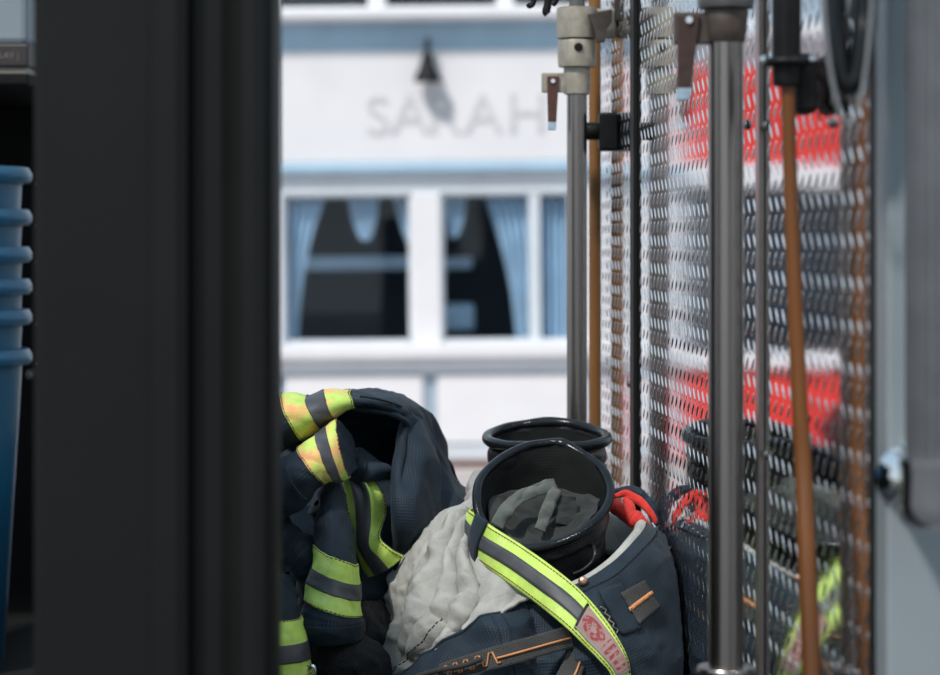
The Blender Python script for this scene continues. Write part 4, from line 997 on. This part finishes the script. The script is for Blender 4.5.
# ================================================================== GEAR: jacket draped on the left
jk = thing('turnout_jacket', 'navy firefighter jacket with lime and silver tape heaped left of the boots', 'jacket', (ag(350, 0, 3.0)[0], 3.0, PLAT))
def stripes(P, u0, u1, parent, m=None, mid_=(0.34, 0.66), v=(0, 1), th=0.002, closed=True, label=None, sg=None):
    N_ = normals(P, closed)
    if sg is None:
        c_ = P.mean(1, keepdims=True); sg = 1 if np.mean((N_*(P-c_)).sum(-1)) > 0 else -1
    tp, Q = bands(P, u0, u1, th, 'reflective_tape', m or M['lime'], parent, closed, v[0], v[1], label or 'lime yellow reflective tape', sg)
    d = u1-u0
    bands(P, u0+d*mid_[0], u0+d*mid_[1], th+0.0012, 'silver_stripe', M['silver'], tp, closed, v[0], v[1], 'dull silver stripe', sg)
    off = np.array(Q)+0
    NQ = normals(Q); NQ = NQ*(1 if np.mean((NQ*(Q-P.mean((0, 1)))).sum(-1)) > 0 else -1)
    stitches('tape_stitching', [Q[1]+NQ[1]*0.0012, Q[-2]+NQ[-2]*0.0012], M['thread_red'], tp, 0.0006, 0.004, 0.002)
    return tp
# bulk of the heap
secs = [((285, 408), (398, 404), 3.20, 0.03), ((262, 432), (420, 424), 3.24, 0.05), ((248, 480), (430, 470), 3.20, 0.07), ((242, 540), (436, 535), 3.07, 0.125), ((238, 610), (440, 610), 3.06, 0.14), ((234, zf(3.06)-4), (444, zf(3.06)-4), 3.06, 0.15)]
P = flat_g(secs, 90, 120); P = wrinkle(P, 0.008, 11, closed_v=True, seed=3.3)
P = cap_tube(P, (0.75, 0.4, 0.05), 0.012, (True, False))
sheet('heap_body', P, M['navy'], jk, 0, True)
# right hand panel sloping to the boots
rows = [[(416, 418, 3.10), (408, 412, 2.99), (418, 408, 3.03), (430, 420, 3.09), (438, 440, 3.15)],
        [(412, 446, 3.09), (402, 440, 2.945), (419, 438, 2.965), (437, 450, 3.03), (447, 468, 3.13)],
        [(404, 480, 3.06), (396, 474, 2.905), (418, 478, 2.915), (440, 480, 2.975), (460, 487, 3.09)],
        [(402, 522, 3.01), (396, 518, 2.885), (420, 520, 2.885), (448, 513, 2.945), (478, 500, 3.05)],
        [(404, 566, 3.02), (399, 562, 2.94), (425, 560, 2.94), (450, 548, 2.96), (482, 530, 3.01)],
        [(406, 612, 3.06), (402, 610, 3.01), (428, 610, 3.01), (452, 602, 3.02), (482, 582, 3.04)],
        [(406, zf(3.08), 3.08), (404, zf(3.04), 3.04), (430, zf(3.04), 3.04), (454, zf(3.05), 3.05), (484, zf(3.06), 3.06)]]
P = surf_g(rows, 110, 100); N = normals(P); N = -N if np.mean(N[..., 1]) > 0 else N
U = np.linspace(0, 1, 110)[:, None]; Vv = np.linspace(0, 1, 100)[None, :]
crease = np.exp(-((Vv-0.72-0.05*np.sin(4*U))/0.045)**2)*np.exp(-((U-0.33)/0.2)**2)
dent = np.exp(-((Vv-0.36)/0.07)**2)*np.exp(-((U-0.24)/0.11)**2)
P = P+N*(0.009*ridged(P*np.array((1.3, 1, 0.7)), 8)+0.003*ridged(P*np.array((1, 1, .6)), 26)+0.001*vnoise(P, 60)-0.022*crease-0.026*dent)[..., None]
sheet('side_panel', P, M['navy'], jk, 0.003)
# back slope down to the tailboard so that the heap is closed from behind
rows = [[(436, 440, 3.14), (400, 402, 3.06), (350, 398, 3.06), (285, 405, 3.05)],
        [(462, 488, 3.12), (415, 430, 3.16), (350, 420, 3.18), (270, 430, 3.16)],
        [(480, 540, 3.10), (420, 500, 3.22), (345, 490, 3.25), (255, 500, 3.22)],
        [(482, zf(3.1), 3.10), (420, zf(3.27), 3.27), (340, zf(3.3), 3.30), (250, zf(3.26), 3.26)]]
sheet('back_panel', wrinkle(surf_g(rows, 60, 70), 0.006, 11, seed=5.0), M['navy'], jk, 0.003)
# yoke along the top: sleeve flattened towards the right
secs = [((236, 402), (256, 470), 2.93, 0.055), ((258, 398), (278, 456), 2.92, 0.055), ((280, 396), (302, 441), 2.90, 0.050), ((316, 395), (330, 424), 2.905, 0.046), ((350, 391), (356, 408), 2.925, 0.042), ((384, 394), (386, 413), 2.955, 0.042), ((404, 401), (404, 419), 2.985, 0.042), ((424, 414), (416, 434), 3.03, 0.035)]
Py = flat_g(secs, 141, 72); Py = wrinkle(Py, 0.0034, 22, closed_v=True, seed=7.0)
ysl = sheet('upper_sleeve', cap_tube(Py, ends=(True, True)), M['navy'], jk, 0, True)
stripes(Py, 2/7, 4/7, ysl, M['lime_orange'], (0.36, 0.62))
rows = [[(342, 398, 3.16), (372, 400, 3.18), (404, 412, 3.20), (428, 428, 3.20)],
        [(344, 391, 3.03), (376, 391.5, 3.05), (404, 399, 3.08), (430, 417, 3.10)],
        [(348, 394, 2.965), (378, 395, 2.975), (404, 403, 2.995), (424, 420, 3.03)],
        [(352, 404, 2.925), (380, 406, 2.930), (402, 412, 2.95), (418, 428, 2.98)],
        [(354, 411, 2.925), (380, 414, 2.925), (402, 420, 2.945), (412, 434, 2.975)],
        [(352, 408, 2.96), (380, 410, 2.97), (402, 416, 2.98), (412, 432, 3.00)]]
sheet('yoke', wrinkle(surf_g(rows, 70, 70), 0.003, 20, (1, 1, 2), seed=4.4), M['navy'], jk, 0.003)
# short lapel flap with a stitched edge on the yoke
rp_ = [(360, 396, 2.90), (378, 399, 2.905), (398, 405, 2.94), (416, 416, 2.99)]
tube('shoulder_seam', cr(np.array([ag(*p) for p in rp_]), 30), 0.0018, M['navy_band'], jk, 8)
# second sleeve fold beneath it
secs = [((232, 462), (262, 540), 2.87, 0.05), ((262, 466), (296, 514), 2.855, 0.05), ((296, 449), (325, 485), 2.845, 0.046), ((318, 432), (338, 483), 2.85, 0.044), ((337, 420), (351, 477), 2.865, 0.040), ((346, 428), (356, 470), 2.90, 0.030)]
Ps = flat_g(secs, 121, 72); Ps = wrinkle(Ps, 0.0040, 20, closed_v=True, seed=9.0)
ssl = sheet('folded_sleeve', cap_tube(Ps), M['navy'], jk, 0, True)
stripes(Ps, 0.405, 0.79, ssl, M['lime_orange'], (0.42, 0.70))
tube('sleeve_seam', cr(np.array([ag(*p) for p in ((284, 468, 2.80), (291, 482, 2.795), (299, 493, 2.795), (306, 500, 2.80))]), 20), 0.0013, M['navy_band'], ssl, 8)
# hanging sleeve with cuff
secs = [((326, 476), (338, 474), 2.90, 0.015), ((322, 500), (342, 500), 2.87, 0.028), ((319, 525), (350, 534), 2.845, 0.036), ((317, 546), (353, 566), 2.83, 0.04), ((312, 575), (356, 594), 2.815, 0.043), ((308, 600), (359, 617), 2.80, 0.045), ((303, 622), (361, 622), 2.795, 0.045), ((300, 640), (358, 637), 2.795, 0.044)]
Ph = flat_g(secs, 141, 80); Ph = wrinkle(Ph, 0.0045, 18, closed_v=True, seed=11.0)
hsl = sheet('hanging_sleeve', Ph, M['navy'], jk, 0.003, True)
stripes(Ph, 3/7-0.005, 5/7, hsl, M['lime'], (0.33, 0.63))
bands(Ph, 0.86, 1.0, 0.002, 'cuff', M['navy_band'], hsl, sgn=1 if np.mean((normals(Ph, True)*(Ph-Ph.mean(1, keepdims=True))).sum(-1)) > 0 else -1)
# black knitted wristlet
secs = [((312, 632), (352, 628), 2.82, 0.03), ((318, 660), (368, 640), 2.80, 0.035), ((336, 690), (384, 650), 2.79, 0.035), ((352, 722), (392, 690), 2.80, 0.03)]
Pk = flat_g(secs, 60, 60); Pk = wrinkle(Pk, 0.004, 30, closed_v=True, seed=13.0, fine=0.002)
sheet('knit_wristlet', cap_tube(Pk), M['black_knit'], jk, 0, True, label='black knitted wristlet')
secs = [((340, 640), (352, 668), 2.84, 0.03), ((362, 604), (386, 640), 2.86, 0.035), ((376, 598), (392, 622), 2.90, 0.025)]
Pk = flat_g(secs, 50, 50); Pk = wrinkle(Pk, 0.004, 30, closed_v=True, seed=17.0, fine=0.002)
sheet('knit_wristlet', cap_tube(Pk), M['black_knit'], jk, 0, True, label='black knitted wristlet edge')
# tape band on the front hem that drops and folds to the right
rows = [[(345, 481, 2.945), (352, 480, 2.93), (361, 479, 2.925), (370, 479, 2.94)],
        [(347, 500, 2.930), (357, 498, 2.915), (370, 494, 2.912), (383, 496, 2.935)],
        [(350, 522, 2.925), (360, 522, 2.908), (372, 520, 2.905), (386, 514, 2.935)],
        [(352, 544, 2.925), (361, 545, 2.905), (371, 545, 2.895), (380, 536, 2.895)],
        [(358, 562, 2.930), (369, 560, 2.905), (381, 556, 2.890), (390, 548, 2.885)],
        [(366, 578, 2.935), (378, 574, 2.910), (391, 567, 2.895), (404, 556, 2.890)]]
Pt = surf_g(rows, 100, 49); Nt = normals(Pt); Nt = -Nt if np.mean(Nt[..., 1]) > 0 else Nt
U = np.linspace(0, 1, 100)[:, None]; Vv = np.linspace(0, 1, 49)[None, :]
Pt = Pt+Nt*(0.005*np.sin(Vv*PI*7)*np.exp(-(U/0.22)**2)+0.0015*vnoise(Pt, 40))[..., None]
fr = sheet('front_hem', Pt-Nt*0.003, M['navy'], jk, 0.003)
sgn_t = 1 if np.mean(normals(Pt)[..., 1]) < 0 else -1
tp = sheet('reflective_tape', Pt, M['lime'], fr, 0.0014, label='lime yellow reflective tape')
sheet('silver_stripe', (Pt+Nt*0.002)[:, 13:31], M['silver'], tp, 0.001, label='dull silver stripe')
stitches('tape_stitching', [(Pt+Nt*0.0014)[:, 2], (Pt+Nt*0.0014)[:, -3]], M['thread_red'], tp, 0.0006, 0.004, 0.002)
# small tab above it
rows = [[(350, 462, 2.945), (358, 450, 2.94), (368, 455, 2.94), (375, 462, 2.95)], [(350, 474, 2.925), (358, 466, 2.915), (368, 468, 2.915), (390, 468, 2.93)], [(350, 484, 2.93), (360, 481, 2.92), (370, 481, 2.92), (394, 478, 2.94)]]
tb = sheet('collar_tab', wrinkle(surf_g(rows, 30, 40), 0.002, 30, seed=1.5), M['navy_band'], jk, 0.003)
tube('tab_seam', cr(np.array([ag(*p) for p in ((366, 456, 2.932), (365, 466, 2.908), (363, 480, 2.914))]), 14), 0.0014, M['navy'], tb, 8)
# lower left sleeve with a third tape band, partly behind the post
secs = [((250, 575), (292, 578), 2.80, 0.035), ((248, 596), (298, 600), 2.775, 0.042), ((246, 613), (300, 617), 2.765, 0.045), ((246, 642), (307, 642), 2.755, 0.047), ((248, 668), (312, 672), 2.755, 0.047), ((250, zf(2.765)-2), (318, zf(2.765)-2), 2.765, 0.05)]
Pq = flat_g(secs, 121, 70); Pq = wrinkle(Pq, 0.0045, 18, closed_v=True, seed=19.0)
lsl = sheet('lower_sleeve', cap_tube(Pq, ends=(True, False)), M['navy'], jk, 0, True)
stripes(Pq, 0.40, 0.80, lsl, M['lime'], (0.45, 0.75))
lobe('cloth_fold', [(262, 520, 2.88), (285, 545, 2.86), (305, 560, 2.85), (312, 585, 2.86), (306, 612, 2.87)], [22, 24, 22, 16, 12], M['navy'], jk, amp=0.004, seed=21)
lobe('cloth_fold', [(318, 505, 2.90), (334, 530, 2.91), (345, 570, 2.93), (352, 615, 2.93)], [14, 18, 20, 20], M['navy'], jk, amp=0.004, seed=23)
lobe('cloth_fold', [(290, 640, 2.84), (318, 655, 2.83), (335, 690, 2.82), (338, 730, 2.82)], [18, 24, 24, 20], M['black_knit'], jk, amp=0.004, seed=25)
tube('zip_end', path_g([(303, 664, 2.735), (308, 668, 2.73), (313, 666, 2.73), (315, 673, 2.73), (309, 678, 2.73)], 24), 0.003, M['chrome'], jk, 8)
